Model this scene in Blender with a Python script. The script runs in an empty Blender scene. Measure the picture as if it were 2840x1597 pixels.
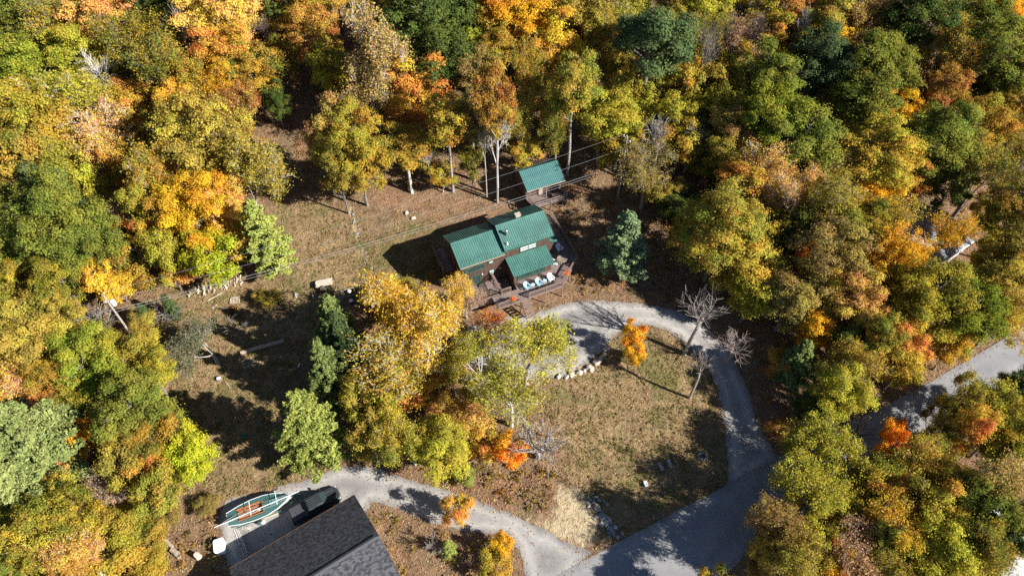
import bpy, bmesh, math, random
import numpy as np
from mathutils import Vector, Matrix, geometry

C = bpy.context.scene
COL = C.collection
# ------------------------------------------------------------------ camera, sky, sun, exposure
PITCH = math.radians(50.7)            # below the horizon
FPX = 1971.0                          # focal length for a 2840 px wide frame
CAMZ = 80.0
cam = bpy.data.cameras.new("camera")
cam.sensor_width = 36.0
cam.lens = FPX / 2840 * 36.0
cam.clip_start = 1.0
cam.clip_end = 3000.0
camo = bpy.data.objects.new("camera", cam)
camo.location = (0, 0, CAMZ)
camo.rotation_euler = (math.pi / 2 - PITCH, 0, 0)
COL.objects.link(camo)
C.camera = camo

SUN_AZ, SUN_EL = math.radians(112), math.radians(32)
SUN = Vector((math.cos(SUN_EL) * math.sin(SUN_AZ), math.cos(SUN_EL) * math.cos(SUN_AZ), math.sin(SUN_EL)))
w = bpy.data.worlds.new("World")
C.world = w
w.use_nodes = True
nt = w.node_tree
sky = nt.nodes.new("ShaderNodeTexSky")
sky.sky_type = 'NISHITA'
sky.sun_disc = False
sky.sun_elevation = SUN_EL
sky.sun_rotation = SUN_AZ
sky.air_density = .75
sky.dust_density = .1
sky.ozone_density = 2.0
sky.altitude = 1200
bg = nt.nodes["Background"]
bg.inputs[1].default_value = 0.06
nt.links.new(sky.outputs[0], bg.inputs[0])
sl = bpy.data.lights.new("sun", 'SUN')
sl.energy = 5.0
sl.angle = math.radians(0.5)
sl.color = (1.0, 0.95, 0.87)
so = bpy.data.objects.new("sun", sl)
so.rotation_euler = (-SUN).to_track_quat('-Z', 'Y').to_euler()
so.location = (60, -30, 120)
COL.objects.link(so)
C.view_settings.view_transform = 'Standard'
C.view_settings.look = 'None'
C.view_settings.exposure = 1.25
C.view_settings.gamma = 1.0
C.cycles.max_bounces = 6
C.cycles.diffuse_bounces = 3
C.cycles.transmission_bounces = 4
C.cycles.use_denoising = False

# ------------------------------------------------------------------ terrain
def hgt(x, y):
    x = np.asarray(x, float); y = np.asarray(y, float)
    b = 0.12 * (y - 33)
    t = np.clip((y - 58) / 30, 0, 1)
    b = b + 0.16 * 30 * (t ** 3 - t ** 4 / 2) + 0.16 * np.maximum(y - 88, 0)
    b = b + 0.07 * np.sin(x * .31 + y * .17) + 0.06 * np.sin(x * .11 - y * .37 + 1.3) + .05 * np.sin(x * .53 + 2) * np.sin(y * .47)
    return b
def hg(x, y): return float(hgt(x, y))

_f = np.array([0, math.cos(PITCH), -math.sin(PITCH)])
_u = np.array([0, math.sin(PITCH), math.cos(PITCH)])
def site(px, py, o=0.0):
    """world point lying o metres above the terrain, from its place in a 2840 x 1597 survey photo"""
    d = np.array([(px - 1420) / FPX, 0, 0]) + _u * (-(py - 798.5) / FPX) + _f
    t = 60.0
    for i in range(40):
        P = d * t
        e = P[2] + CAMZ - hg(P[0], P[1]) - o
        t += e * .75 / -d[2]
    P = d * t
    return Vector((P[0], P[1], P[2] + CAMZ))
def depth(P): return float(np.dot(np.array(P) - np.array([0, 0, CAMZ]), _f))
def ground(px, py):
    P = site(px, py); return P.x, P.y

# ------------------------------------------------------------------ object helpers
def tag(o, label=None, cat=None, group=None, kind=None):
    if label: o['label'] = label
    if cat: o['category'] = cat
    if group: o['group'] = group
    if kind: o['kind'] = kind
    return o
def thing(name, label, cat, loc=(0, 0, 0), rz=0.0, group=None, scale=None):
    o = bpy.data.objects.new(name, None)
    COL.objects.link(o)
    o.location = loc; o.rotation_euler = (0, 0, rz); o.empty_display_size = .3
    if scale: o.scale = scale
    return tag(o, label, cat, group)
def copy_tree(o, parent=None):
    c = o.copy(); COL.objects.link(c)
    if parent: c.parent = parent
    for ch in o.children: copy_tree(ch, c)
    return c

class MB:
    def __init__(s): s.v = []; s.f = []
    def add(s, vs, fs):
        n = len(s.v); s.v += [tuple(a) for a in vs]; s.f += [tuple(i + n for i in f) for f in fs]; return s
    def box(s, c, size, rz=0, M=None):
        x, y, z = [a / 2 for a in size]
        vs = [Vector((sx * x, sy * y, sz * z)) for sz in (-1, 1) for sy in (-1, 1) for sx in (-1, 1)]
        R = M if M is not None else Matrix.Rotation(rz, 3, 'Z')
        vs = [R @ a + Vector(c) for a in vs]
        return s.add(vs, [(0, 2, 3, 1), (4, 5, 7, 6), (0, 1, 5, 4), (2, 6, 7, 3), (0, 4, 6, 2), (1, 3, 7, 5)])
    def bb(s, a, b):
        return s.box([(a[i] + b[i]) / 2 for i in range(3)], [abs(b[i] - a[i]) for i in range(3)])
    def beam(s, p, q, wd, ht):
        p = Vector(p); q = Vector(q); d = (q - p); L = d.length; d = d.normalized()
        sd = d.cross(Vector((0, 0, 1)))
        sd = sd.normalized() if sd.length > 1e-4 else Vector((1, 0, 0))
        up = sd.cross(d)
        M = Matrix((d, sd, up)).transposed()
        return s.box((p + q) / 2, (L, wd, ht), M=M)
    def tube(s, pts, rad, n=6, cap=True):
        pts = [Vector(p) for p in pts]
        if not hasattr(rad, '__len__'): rad = [rad] * len(pts)
        rings = []
        for i, p in enumerate(pts):
            d = (pts[min(i + 1, len(pts) - 1)] - pts[max(i - 1, 0)]).normalized()
            a = d.orthogonal().normalized(); b = d.cross(a)
            if i:
                pa = prev - d * prev.dot(d)
                if pa.length > 1e-5: a = pa.normalized(); b = d.cross(a)
            prev = a
            rings.append([p + (a * math.cos(2 * math.pi * k / n) + b * math.sin(2 * math.pi * k / n)) * rad[i] for k in range(n)])
        vs = [v for r in rings for v in r]; fs = []
        for i in range(len(pts) - 1):
            for k in range(n):
                fs.append((i * n + k, i * n + (k + 1) % n, (i + 1) * n + (k + 1) % n, (i + 1) * n + k))
        if cap: fs += [tuple(range(n - 1, -1, -1)), tuple((len(pts) - 1) * n + k for k in range(n))]
        return s.add(vs, fs)
    def prism(s, poly, z0, z1):
        n = len(poly)
        ar = sum(poly[i][0] * poly[(i + 1) % n][1] - poly[(i + 1) % n][0] * poly[i][1] for i in range(n))
        if ar < 0: poly = poly[::-1]
        vs = [(p[0], p[1], z0) for p in poly] + [(p[0], p[1], z1) for p in poly]
        return s.add(vs, [tuple(range(n - 1, -1, -1)), tuple(range(n, 2 * n))] + [(i, (i + 1) % n, n + (i + 1) % n, n + i) for i in range(n)])
    def lathe(s, prof, c=(0, 0, 0), n=16):
        vs = []
        for r, z in prof:
            vs += [(c[0] + r * math.cos(2 * math.pi * k / n), c[1] + r * math.sin(2 * math.pi * k / n), c[2] + z) for k in range(n)]
        fs = []
        for i in range(len(prof) - 1):
            for k in range(n): fs.append((i * n + k, i * n + (k + 1) % n, (i + 1) * n + (k + 1) % n, (i + 1) * n + k))
        fs += [tuple(range(n - 1, -1, -1)), tuple((len(prof) - 1) * n + k for k in range(n))]
        return s.add(vs, fs)
    def loft(s, secs, cap=True, open_=False):
        n = len(secs[0]); vs = [v for r in secs for v in r]; fs = []
        for i in range(len(secs) - 1):
            for k in range(n - 1 if open_ else n): fs.append((i * n + k, i * n + (k + 1) % n, (i + 1) * n + (k + 1) % n, (i + 1) * n + k))
        if cap: fs += [tuple(range(n - 1, -1, -1)), tuple((len(secs) - 1) * n + k for k in range(n))]
        return s.add(vs, fs)
    def mesh(s, name, mat=None, smooth=False, bevel=0):
        me = bpy.data.meshes.new(name); me.from_pydata(s.v, [], s.f); me.update()
        if bevel or True:
            bm = bmesh.new(); bm.from_mesh(me)
            if bevel:
                ed = [e for e in bm.edges if len(e.link_faces) == 2 and e.calc_face_angle(0) > .5]
                bmesh.ops.bevel(bm, geom=ed, offset=bevel, segments=2, affect='EDGES', clamp_overlap=True)
            bmesh.ops.recalc_face_normals(bm, faces=bm.faces)
            bm.to_mesh(me); bm.free()
        if mat: me.materials.append(mat)
        if smooth: me.polygons.foreach_set('use_smooth', [True] * len(me.polygons))
        return me
    def build(s, name, mat, parent=None, smooth=False, bevel=0):
        o = bpy.data.objects.new(name, s.mesh(name, mat, smooth, bevel)); COL.objects.link(o)
        if parent: o.parent = parent
        return o

# ------------------------------------------------------------------ materials
def mat(name, col, rough=.7, metal=0.0, spec=.5, var=.25, scale=3.0, bump=0.0, bscale=20.0, col2=None):
    m = bpy.data.materials.new(name); m.use_nodes = True
    n = m.node_tree.nodes; l = m.node_tree.links; b = n["Principled BSDF"]
    b.inputs['Roughness'].default_value = rough; b.inputs['Metallic'].default_value = metal
    b.inputs['Specular IOR Level'].default_value = spec
    tc = n.new("ShaderNodeTexCoord"); nz = n.new("ShaderNodeTexNoise")
    nz.inputs['Scale'].default_value = scale; nz.inputs['Detail'].default_value = 6
    nz.inputs['Roughness'].default_value = .65
    l.new(tc.outputs['Object'], nz.inputs['Vector'])
    r = n.new("ShaderNodeValToRGB")
    c2 = col2 or tuple(min(1, c * (1 + var)) for c in col)
    c1 = tuple(c * (1 - var) for c in col) if col2 is None else col
    r.color_ramp.elements[0].position = .3; r.color_ramp.elements[1].position = .7
    r.color_ramp.elements[0].color = (*c1, 1); r.color_ramp.elements[1].color = (*c2, 1)
    l.new(nz.outputs['Fac'], r.inputs[0]); l.new(r.outputs[0], b.inputs['Base Color'])
    if bump:
        n2 = n.new("ShaderNodeTexNoise"); n2.inputs['Scale'].default_value = bscale; n2.inputs['Detail'].default_value = 5
        l.new(tc.outputs['Object'], n2.inputs['Vector'])
        bp = n.new("ShaderNodeBump"); bp.inputs['Strength'].default_value = bump; bp.inputs['Distance'].default_value = .05
        l.new(n2.outputs['Fac'], bp.inputs['Height']); l.new(bp.outputs[0], b.inputs['Normal'])
    return m

def stripe_mat(name, col, dark, axis, period, width, rough=.75, var=.3, spec=.3):
    """boards or courses: a thin dark joint every `period` metres along an object axis, each board its own tone"""
    m = mat(name, col, rough, var=var, scale=1.3, spec=spec)
    n = m.node_tree.nodes; l = m.node_tree.links; b = n["Principled BSDF"]
    src = b.inputs['Base Color'].links[0].from_socket
    tc = [a for a in n if a.bl_idname == "ShaderNodeTexCoord"][0]
    sx = n.new("ShaderNodeSeparateXYZ"); l.new(tc.outputs['Object'], sx.inputs[0])
    dv = n.new("ShaderNodeMath"); dv.operation = 'DIVIDE'; dv.inputs[1].default_value = period
    l.new(sx.outputs[axis], dv.inputs[0])
    fr = n.new("ShaderNodeMath"); fr.operation = 'FRACT'; l.new(dv.outputs[0], fr.inputs[0])
    lt = n.new("ShaderNodeMath"); lt.operation = 'LESS_THAN'; lt.inputs[1].default_value = width / period
    l.new(fr.outputs[0], lt.inputs[0])
    fl = n.new("ShaderNodeMath"); fl.operation = 'FLOOR'; l.new(dv.outputs[0], fl.inputs[0])
    wn = n.new("ShaderNodeTexWhiteNoise"); wn.noise_dimensions = '1D'; l.new(fl.outputs[0], wn.inputs['W'])
    mr = n.new("ShaderNodeMapRange"); mr.inputs[3].default_value = .75; mr.inputs[4].default_value = 1.2
    l.new(wn.outputs['Value'], mr.inputs[0])
    mu = n.new("ShaderNodeVectorMath"); mu.operation = 'SCALE'; l.new(src, mu.inputs[0]); l.new(mr.outputs[0], mu.inputs['Scale'])
    mx = n.new("ShaderNodeMix"); mx.data_type = 'RGBA'
    l.new(lt.outputs[0], mx.inputs['Factor']); l.new(mu.outputs[0], mx.inputs['A']); mx.inputs['B'].default_value = (*dark, 1)
    l.new(mx.outputs['Result'], b.inputs['Base Color'])
    return m

def leaf_mat(name, transl=.3, hue=.035):
    m = bpy.data.materials.new(name); m.use_nodes = True
    n = m.node_tree.nodes; l = m.node_tree.links; n.clear()
    out = n.new("ShaderNodeOutputMaterial")
    oi = n.new("ShaderNodeObjectInfo")
    a2 = n.new("ShaderNodeAttribute"); a2.attribute_type = 'OBJECT'; a2.attribute_name = 'tone'
    ar = n.new("ShaderNodeAttribute"); ar.attribute_name = 'rnd'
    ac = n.new("ShaderNodeAttribute"); ac.attribute_name = 'clump'
    # patches of the second colour: noise through the crown + a per-clump draw
    tc = n.new("ShaderNodeTexCoord"); nz = n.new("ShaderNodeTexNoise"); nz.noise_dimensions = '4D'
    nz.inputs['Scale'].default_value = .3; nz.inputs['Detail'].default_value = 2
    l.new(tc.outputs['Object'], nz.inputs['Vector'])
    ml = n.new("ShaderNodeMath"); ml.operation = 'MULTIPLY'; ml.inputs[1].default_value = 40; l.new(oi.outputs['Random'], ml.inputs[0])
    l.new(ml.outputs[0], nz.inputs['W'])
    ad = n.new("ShaderNodeMath"); ad.operation = 'MULTIPLY_ADD'; ad.inputs[1].default_value = .28
    l.new(ac.outputs['Fac'], ad.inputs[0]); l.new(nz.outputs['Fac'], ad.inputs[2])
    ad2 = n.new("ShaderNodeMath"); ad2.operation = 'MULTIPLY_ADD'; ad2.inputs[1].default_value = .16
    l.new(ar.outputs['Fac'], ad2.inputs[0]); l.new(ad.outputs[0], ad2.inputs[2])
    mr = n.new("ShaderNodeMapRange"); mr.inputs[1].default_value = .56; mr.inputs[2].default_value = .86
    l.new(ad2.outputs[0], mr.inputs[0])
    mx = n.new("ShaderNodeMix"); mx.data_type = 'RGBA'
    l.new(mr.outputs[0], mx.inputs['Factor']); l.new(oi.outputs['Color'], mx.inputs['A']); l.new(a2.outputs['Color'], mx.inputs['B'])
    hs = n.new("ShaderNodeHueSaturation"); l.new(mx.outputs['Result'], hs.inputs['Color'])
    h1 = n.new("ShaderNodeMapRange"); h1.inputs[3].default_value = .5 - hue; h1.inputs[4].default_value = .5 + hue
    l.new(ac.outputs['Fac'], h1.inputs[0]); l.new(h1.outputs[0], hs.inputs['Hue'])
    v1 = n.new("ShaderNodeMapRange"); v1.inputs[3].default_value = .55; v1.inputs[4].default_value = 1.45
    l.new(ar.outputs['Fac'], v1.inputs[0]); l.new(v1.outputs[0], hs.inputs['Value'])
    d = n.new("ShaderNodeBsdfDiffuse"); t = n.new("ShaderNodeBsdfTranslucent")
    l.new(hs.outputs[0], d.inputs[0]); l.new(hs.outputs[0], t.inputs[0])
    ms = n.new("ShaderNodeMixShader"); ms.inputs[0].default_value = transl
    l.new(d.outputs[0], ms.inputs[1]); l.new(t.outputs[0], ms.inputs[2])
    l.new(ms.outputs[0], out.inputs[0])
    return m

def bark_mat():
    m = bpy.data.materials.new("bark"); m.use_nodes = True
    n = m.node_tree.nodes; l = m.node_tree.links; b = n["Principled BSDF"]
    b.inputs['Roughness'].default_value = .9; b.inputs['Specular IOR Level'].default_value = .1
    oi = n.new("ShaderNodeObjectInfo"); tc = n.new("ShaderNodeTexCoord")
    mp = n.new("ShaderNodeMapping"); mp.inputs['Scale'].default_value = (5, 5, 1.2)
    nz = n.new("ShaderNodeTexNoise"); nz.inputs['Scale'].default_value = 1.5; nz.inputs['Detail'].default_value = 5
    l.new(tc.outputs['Object'], mp.inputs[0]); l.new(mp.outputs[0], nz.inputs['Vector'])
    mr = n.new("ShaderNodeMapRange"); mr.inputs[1].default_value = .3; mr.inputs[2].default_value = .7
    mr.inputs[3].default_value = .55; mr.inputs[4].default_value = 1.3
    l.new(nz.outputs['Fac'], mr.inputs[0])
    mu = n.new("ShaderNodeVectorMath"); mu.operation = 'SCALE'
    l.new(oi.outputs['Color'], mu.inputs[0]); l.new(mr.outputs[0], mu.inputs['Scale']); l.new(mu.outputs[0], b.inputs['Base Color'])
    return m

M = dict(
    leaf=leaf_mat("leaves", .38), needle=leaf_mat("needles", .15, .015), bark=bark_mat(),
    roof=mat("green_roof_metal", (.052, .142, .12), .42, .0, .5, .28, .45),
    roof_shed=mat("shed_roof_metal", (.05, .15, .145), .45, .0, .5, .15, .8),
    siding=stripe_mat("brown_board_siding", (.085, .05, .038), (.02, .012, .01), 0, .21, .02),
    siding_side=stripe_mat("brown_gable_siding", (.085, .05, .038), (.02, .012, .01), 1, .21, .02),
    deck=stripe_mat("weathered_deck_boards", (.21, .16, .145), (.04, .03, .026), 1, .15, .018),
    rail=mat("stained_rail_timber", (.19, .135, .11), .8, var=.3, scale=4),
    trim=mat("green_window_trim", (.025, .10, .06), .55, var=.1),
    glass=mat("window_glass", (.03, .045, .05), .06, 0, .8, .1),
    blind=mat("white_window_blind", (.55, .57, .56), .7, var=.1),
    white=mat("white_paint", (.78, .79, .8), .5, var=.05),
    paleblue=mat("pale_blue_resin", (.34, .52, .60), .45, var=.05),
    metal=mat("galvanised_metal", (.5, .5, .5), .35, .8, .5, .15),
    tanbox=mat("weathered_tan_cap", (.38, .32, .26), .8, var=.2),
    dark=mat("black_metal", (.02, .02, .022), .45, .2, .5, .2),
    wood=mat("weathered_wood", (.34, .27, .2), .85, var=.35, scale=6),
    palewood=mat("pale_split_wood", (.52, .43, .32), .85, var=.35, scale=5),
    redwood=mat("varnished_wood", (.40, .15, .05), .45, var=.3, scale=8),
    stone=mat("pale_stone", (.42, .37, .32), .9, var=.35, scale=2, bump=.5, bscale=6),
    greystone=mat("grey_stone", (.22, .215, .22), .9, var=.5, scale=2.5, bump=.5, bscale=6),
    boatdeck=mat("teal_boat_deck", (.05, .118, .112), .4, var=.12, scale=1.5),
    rubber=mat("tyre_rubber", (.015, .015, .015), .8, var=.2),
    truck=mat("black_truck_paint", (.045, .055, .058), .25, .4, .6, .1),
    tonneau=mat("grey_bed_cover", (.05, .05, .055), .6, var=.15),
    orange=mat("orange_machine_paint", (.75, .26, .03), .4, var=.1),
    flower=mat("red_orange_flowers", (.55, .05, .01), .6, var=.5, scale=20, col2=(.8, .25, .02)),
    plantgreen=mat("basket_greenery", (.09, .16, .04), .7, var=.4, scale=15),
    mailgreen=mat("green_mailbox_paint", (.03, .11, .09), .4, var=.1),
    teal=mat("teal_plastic", (.03, .28, .24), .4, var=.1),
    pole=mat("weathered_pole_wood", (.3, .27, .24), .9, var=.3, scale=5),
    wire=mat("cable_aluminium", (.30, .30, .31), .5, .0, .4, .1),
    pipe=mat("pale_pipe", (.6, .58, .55), .5, var=.1),
    headlight=mat("headlight_glass", (.6, .62, .62), .1, 0, .8, .05),
    cord=mat("pale_rope", (.6, .58, .5), .8, var=.1),
)
# ------------------------------------------------------------------ zones of the ground (corner points surveyed on the photo)
Z_MEADOW = [(765,545),(880,560),(1000,600),(1035,700),(1030,800),(965,850),(930,950),(880,1180),(960,1280),(900,1330),(620,1375),(560,1345),(590,1250),(480,1180),(470,1000),(400,860),(410,820),(560,790),(690,770),(790,700),(740,610)]
Z_LAWN = [(1550,1045),(1640,985),(1755,905),(1860,925),(1960,1010),(2012,1200),(2018,1330),(1890,1400),(1700,1500),(1640,1500),(1575,1350),(1545,1230),(1520,1110)]
Z_SLOPE = [(950,560),(1300,520),(1420,560),(1250,650),(1050,800),(1000,640)]
Z_SAND = [(1545,1335),(1610,1355),(1655,1440),(1668,1500),(1625,1520),(1550,1500),(1450,1440),(1535,1425)]
Z_GULLY = [(962,555),(984,575),(1010,680),(1038,765),(1020,768),(992,690),(962,600)]
Z_GREEN = [(1690,960),(1740,912),(1860,932),(1935,1010),(1830,1060),(1720,1030)]
Z_GREEN2 = [(1030,660),(1130,600),(1240,620),(1250,780),(1060,810)]
Z_TRACK = [(765,545),(860,250),(800,240),(730,420),(745,560)]
GRAVEL = [(2016,1352),(2018,1300),(2012,1200),(1994,1090),(1962,1010),(1900,950),(1850,918),(1800,902),(1755,903),(1705,930),(1650,990),(1590,1040),(1500,1052),(1400,1050),(1300,1010),(1262,960),(1300,905),(1395,880),(1480,872),(1560,842),(1640,832),(1760,840),(1870,858),(1960,905),(2030,985),(2072,1080),(2105,1180),(2150,1262),(2185,1262)]
LOWER = [(605,1440),(625,1385),(720,1365),(850,1330),(950,1290),(1010,1292),(1090,1315),(1186,1343),(1304,1380),(1429,1428),(1525,1478),(1584,1511),(1640,1530),(1600,1580),(1560,1640),(1462,1640),(1452,1580),(1440,1524),(1408,1484),(1319,1478),(1208,1455),(1097,1406),(1030,1392),(900,1600),(645,1600),(625,1540)]
ROAD = [(1470,1640),(1547,1594),(1700,1510),(1890,1410),(2015,1345),(2160,1268),(2300,1195),(2447,1128),(2572,1064),(2734,969),(2900,872),(2990,830),(3000,940),(2840,1035),(2576,1183),(2447,1262),(2200,1372),(2110,1440),(2075,1530),(2010,1600),(1930,1660)]
def wpoly(p): return [ground(*q) for q in p]
WP = {k: np.array(wpoly(v)) for k, v in dict(meadow=Z_MEADOW, lawn=Z_LAWN, slope=Z_SLOPE, sand=Z_SAND, track=Z_TRACK, gully=Z_GULLY, green=Z_GREEN, green2=Z_GREEN2, gravel=GRAVEL, lower=LOWER, road=ROAD).items()}
def inside(P, X, Y):
    r = np.zeros(X.shape, bool); n = len(P)
    for i in range(n):
        x0, y0 = P[i]; x1, y1 = P[(i + 1) % n]
        c = ((y0 > Y) != (y1 > Y)) & (X < (x1 - x0) * (Y - y0) / (y1 - y0 + 1e-12) + x0)
        r ^= c
    return r
def edge_dist(P, X, Y):
    d = np.full(X.shape, 1e9); n = len(P)
    for i in range(n):
        a = P[i]; b = P[(i + 1) % n]; e = b - a; L = e @ e + 1e-9
        t = np.clip(((X - a[0]) * e[0] + (Y - a[1]) * e[1]) / L, 0, 1)
        d = np.minimum(d, np.hypot(X - a[0] - t * e[0], Y - a[1] - t * e[1]))
    return d
def sdist(k, X, Y):
    d = edge_dist(WP[k], X, Y); return np.where(inside(WP[k], X, Y), d, -d)

# the ground: one sheet, fine where it is seen, coarse to the horizon
xs = np.concatenate([-np.geomspace(1500, 101, 14), np.arange(-100, 100.1, .8), np.geomspace(101, 1500, 14)])
ys = np.concatenate([-np.geomspace(900, 13, 12), np.arange(-12, 150.1, .8), np.geomspace(151, 1500, 16)])
GX, GY = np.meshgrid(xs, ys)
GZ = hgt(GX, GY)
nx, ny = len(xs), len(ys)
me = bpy.data.meshes.new("ground")
idx = np.arange(nx * ny).reshape(ny, nx)
quads = np.stack([idx[:-1, :-1], idx[:-1, 1:], idx[1:, 1:], idx[1:, :-1]], -1).reshape(-1, 4)
me.from_pydata(np.stack([GX, GY, GZ], -1).reshape(-1, 3).tolist(), [], quads.tolist())
me.polygons.foreach_set('use_smooth', [True] * len(me.polygons))
def soft(k, wd=2.0): return np.clip(sdist(k, GX, GY) / wd * .5 + .5, 0, 1)
zone = np.zeros((ny, nx, 4)); zone[..., 3] = 1
zone[..., 0] = np.maximum(soft('meadow', 3), np.maximum(soft('lawn', 2), .35 * soft('slope', 4)))
zone[..., 1] = np.maximum(soft('sand', 1.6), .75 * soft('gully', .8))
zone[..., 2] = np.maximum(soft('green', 4), soft('green2', 4)); zone[..., 0] = np.maximum(zone[..., 0], soft('green2', 3))
at = me.attributes.new("zone", 'FLOAT_COLOR', 'POINT'); at.data.foreach_set('color', zone.reshape(-1))
gm = bpy.data.materials.new("forest_floor"); gm.use_nodes = True
n = gm.node_tree.nodes; l = gm.node_tree.links; b = n["Principled BSDF"]
b.inputs['Roughness'].default_value = 1; b.inputs['Specular IOR Level'].default_value = 0
tc = n.new("ShaderNodeTexCoord")
def noise(sc, det=4, ro=.6, dist=0):
    z = n.new("ShaderNodeTexNoise"); z.inputs['Scale'].default_value = sc; z.inputs['Detail'].default_value = det
    z.inputs['Roughness'].default_value = ro; z.inputs['Distortion'].default_value = dist
    l.new(tc.outputs['Object'], z.inputs['Vector']); return z.outputs['Fac']
def ramp(fac, *st):
    r = n.new("ShaderNodeValToRGB"); e = r.color_ramp.elements
    while len(e) < len(st): e.new(.5)
    for a, (p, c) in zip(e, st): a.position = p; a.color = (*c, 1)
    l.new(fac, r.inputs[0]); return r.outputs[0]
def mixc(f, a, c):
    x = n.new("ShaderNodeMix"); x.data_type = 'RGBA'; l.new(f, x.inputs['Factor']); l.new(a, x.inputs['A']); l.new(c, x.inputs['B']); return x.outputs['Result']
def maprange(f, a, c, d=0, e=1):
    x = n.new("ShaderNodeMapRange"); x.inputs[1].default_value = a; x.inputs[2].default_value = c; x.inputs[3].default_value = d; x.inputs[4].default_value = e
    l.new(f, x.inputs[0]); return x.outputs[0]
def madd(f, k, c):
    x = n.new("ShaderNodeMath"); x.operation = 'MULTIPLY_ADD'; x.inputs[1].default_value = k; l.new(f, x.inputs[0]); l.new(c, x.inputs[2]); return x.outputs[0]
za = n.new("ShaderNodeAttribute"); za.attribute_name = "zone"
zs = n.new("ShaderNodeSeparateColor"); l.new(za.outputs['Color'], zs.inputs[0])
litter0 = mixc(maprange(noise(.25), .35, .65), ramp(noise(5.5, 6, .8), (.28, (.10, .062, .042)), (.5, (.33, .20, .125)), (.72, (.56, .34, .20))),
              ramp(noise(5, 6, .8), (.28, (.09, .07, .045)), (.52, (.29, .21, .13)), (.75, (.48, .34, .21))))
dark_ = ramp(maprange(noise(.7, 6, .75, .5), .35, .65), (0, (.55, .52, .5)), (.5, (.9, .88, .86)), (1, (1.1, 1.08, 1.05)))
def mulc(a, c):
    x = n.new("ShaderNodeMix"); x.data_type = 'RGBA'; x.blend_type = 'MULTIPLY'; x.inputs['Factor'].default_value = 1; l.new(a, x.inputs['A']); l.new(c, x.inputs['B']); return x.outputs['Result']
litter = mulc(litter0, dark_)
dry = ramp(noise(4.2, 7, .8, .6), (.28, (.11, .075, .036)), (.5, (.35, .25, .135)), (.72, (.60, .45, .265)))
green = ramp(noise(5, 7, .8, .6), (.28, (.07, .075, .026)), (.52, (.20, .19, .075)), (.75, (.36, .32, .15)))
meadow = mixc(maprange(madd(zs.outputs[2], .16, noise(.22, 6, .75, .8)), .50, .66), dry, green)
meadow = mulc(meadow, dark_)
meadow = mixc(maprange(noise(.5, 5, .7, .4), .54, .68), meadow, ramp(noise(6, 6, .8), (.3, (.16, .09, .06)), (.7, (.42, .26, .16))))
sand = ramp(noise(1.2, 7, .75), (.25, (.34, .26, .15)), (.6, (.62, .5, .32)))
f1 = maprange(madd(noise(.9, 5, .7), .9, zs.outputs[0]), .75, 1.15)
f2 = maprange(madd(noise(1.2, 5, .7), 1.0, zs.outputs[1]), .95, 1.2)
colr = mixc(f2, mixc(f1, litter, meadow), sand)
l.new(colr, b.inputs['Base Color'])
bp = n.new("ShaderNodeBump"); bp.inputs['Strength'].default_value = 1; bp.inputs['Distance'].default_value = .55
l.new(madd(noise(.9, 5, .6, 1.2), 1.1, noise(3.2, 7, .75, .5)), bp.inputs['Height']); l.new(bp.outputs[0], b.inputs['Normal'])
me.materials.append(gm)
go = bpy.data.objects.new("ground", me); COL.objects.link(go); tag(go, kind='structure')

# drives and road: sheets draped on the terrain
def sheet(name, key, off, material, jit, step=.55, seed=1):
    rs = random.Random(seed); P = WP[key]; out = []
    for i in range(len(P)):
        a = P[i]; e = P[(i + 1) % len(P)] - a; L = math.hypot(*e); k = max(1, int(L / .5))
        nrm = np.array([-e[1], e[0]]) / (L + 1e-9)
        for j in range(k): out.append(a + e * j / k + nrm * rs.uniform(-jit, jit))
    out = np.array(out)
    mn = out.min(0); mx = out.max(0)
    X, Y = np.meshgrid(np.arange(mn[0], mx[0], step), np.arange(mn[1], mx[1], step)); X = X.ravel(); Y = Y.ravel()
    k = inside(out, X, Y) & (edge_dist(out, X, Y) > .25)
    pts = [Vector(p) for p in out] + [Vector((a, c)) for a, c in zip(X[k], Y[k])]
    m = len(out)
    vv, ee, ff, *_ = geometry.delaunay_2d_cdt(pts, [(i, (i + 1) % m) for i in range(m)], [], 1, 1e-4)
    me = bpy.data.meshes.new(name)
    me.from_pydata([(v.x, v.y, hg(v.x, v.y) + off) for v in vv], [], ff)
    me.polygons.foreach_set('use_smooth', [True] * len(me.polygons)); me.update()
    bm = bmesh.new(); bm.from_mesh(me); bmesh.ops.recalc_face_normals(bm, faces=bm.faces)
    if sum(f.normal.z for f in bm.faces) < 0: bmesh.ops.reverse_faces(bm, faces=bm.faces)
    bm.to_mesh(me); bm.free()
    me.materials.append(material)
    ed = edge_dist(P, np.array([v.co.x for v in me.vertices]), np.array([v.co.y for v in me.vertices]))
    x = me.attributes.new('edge', 'FLOAT', 'POINT'); x.data.foreach_set('value', ed.astype(np.float32))
    o = bpy.data.objects.new(name, me); COL.objects.link(o); return tag(o, kind='structure')
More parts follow.
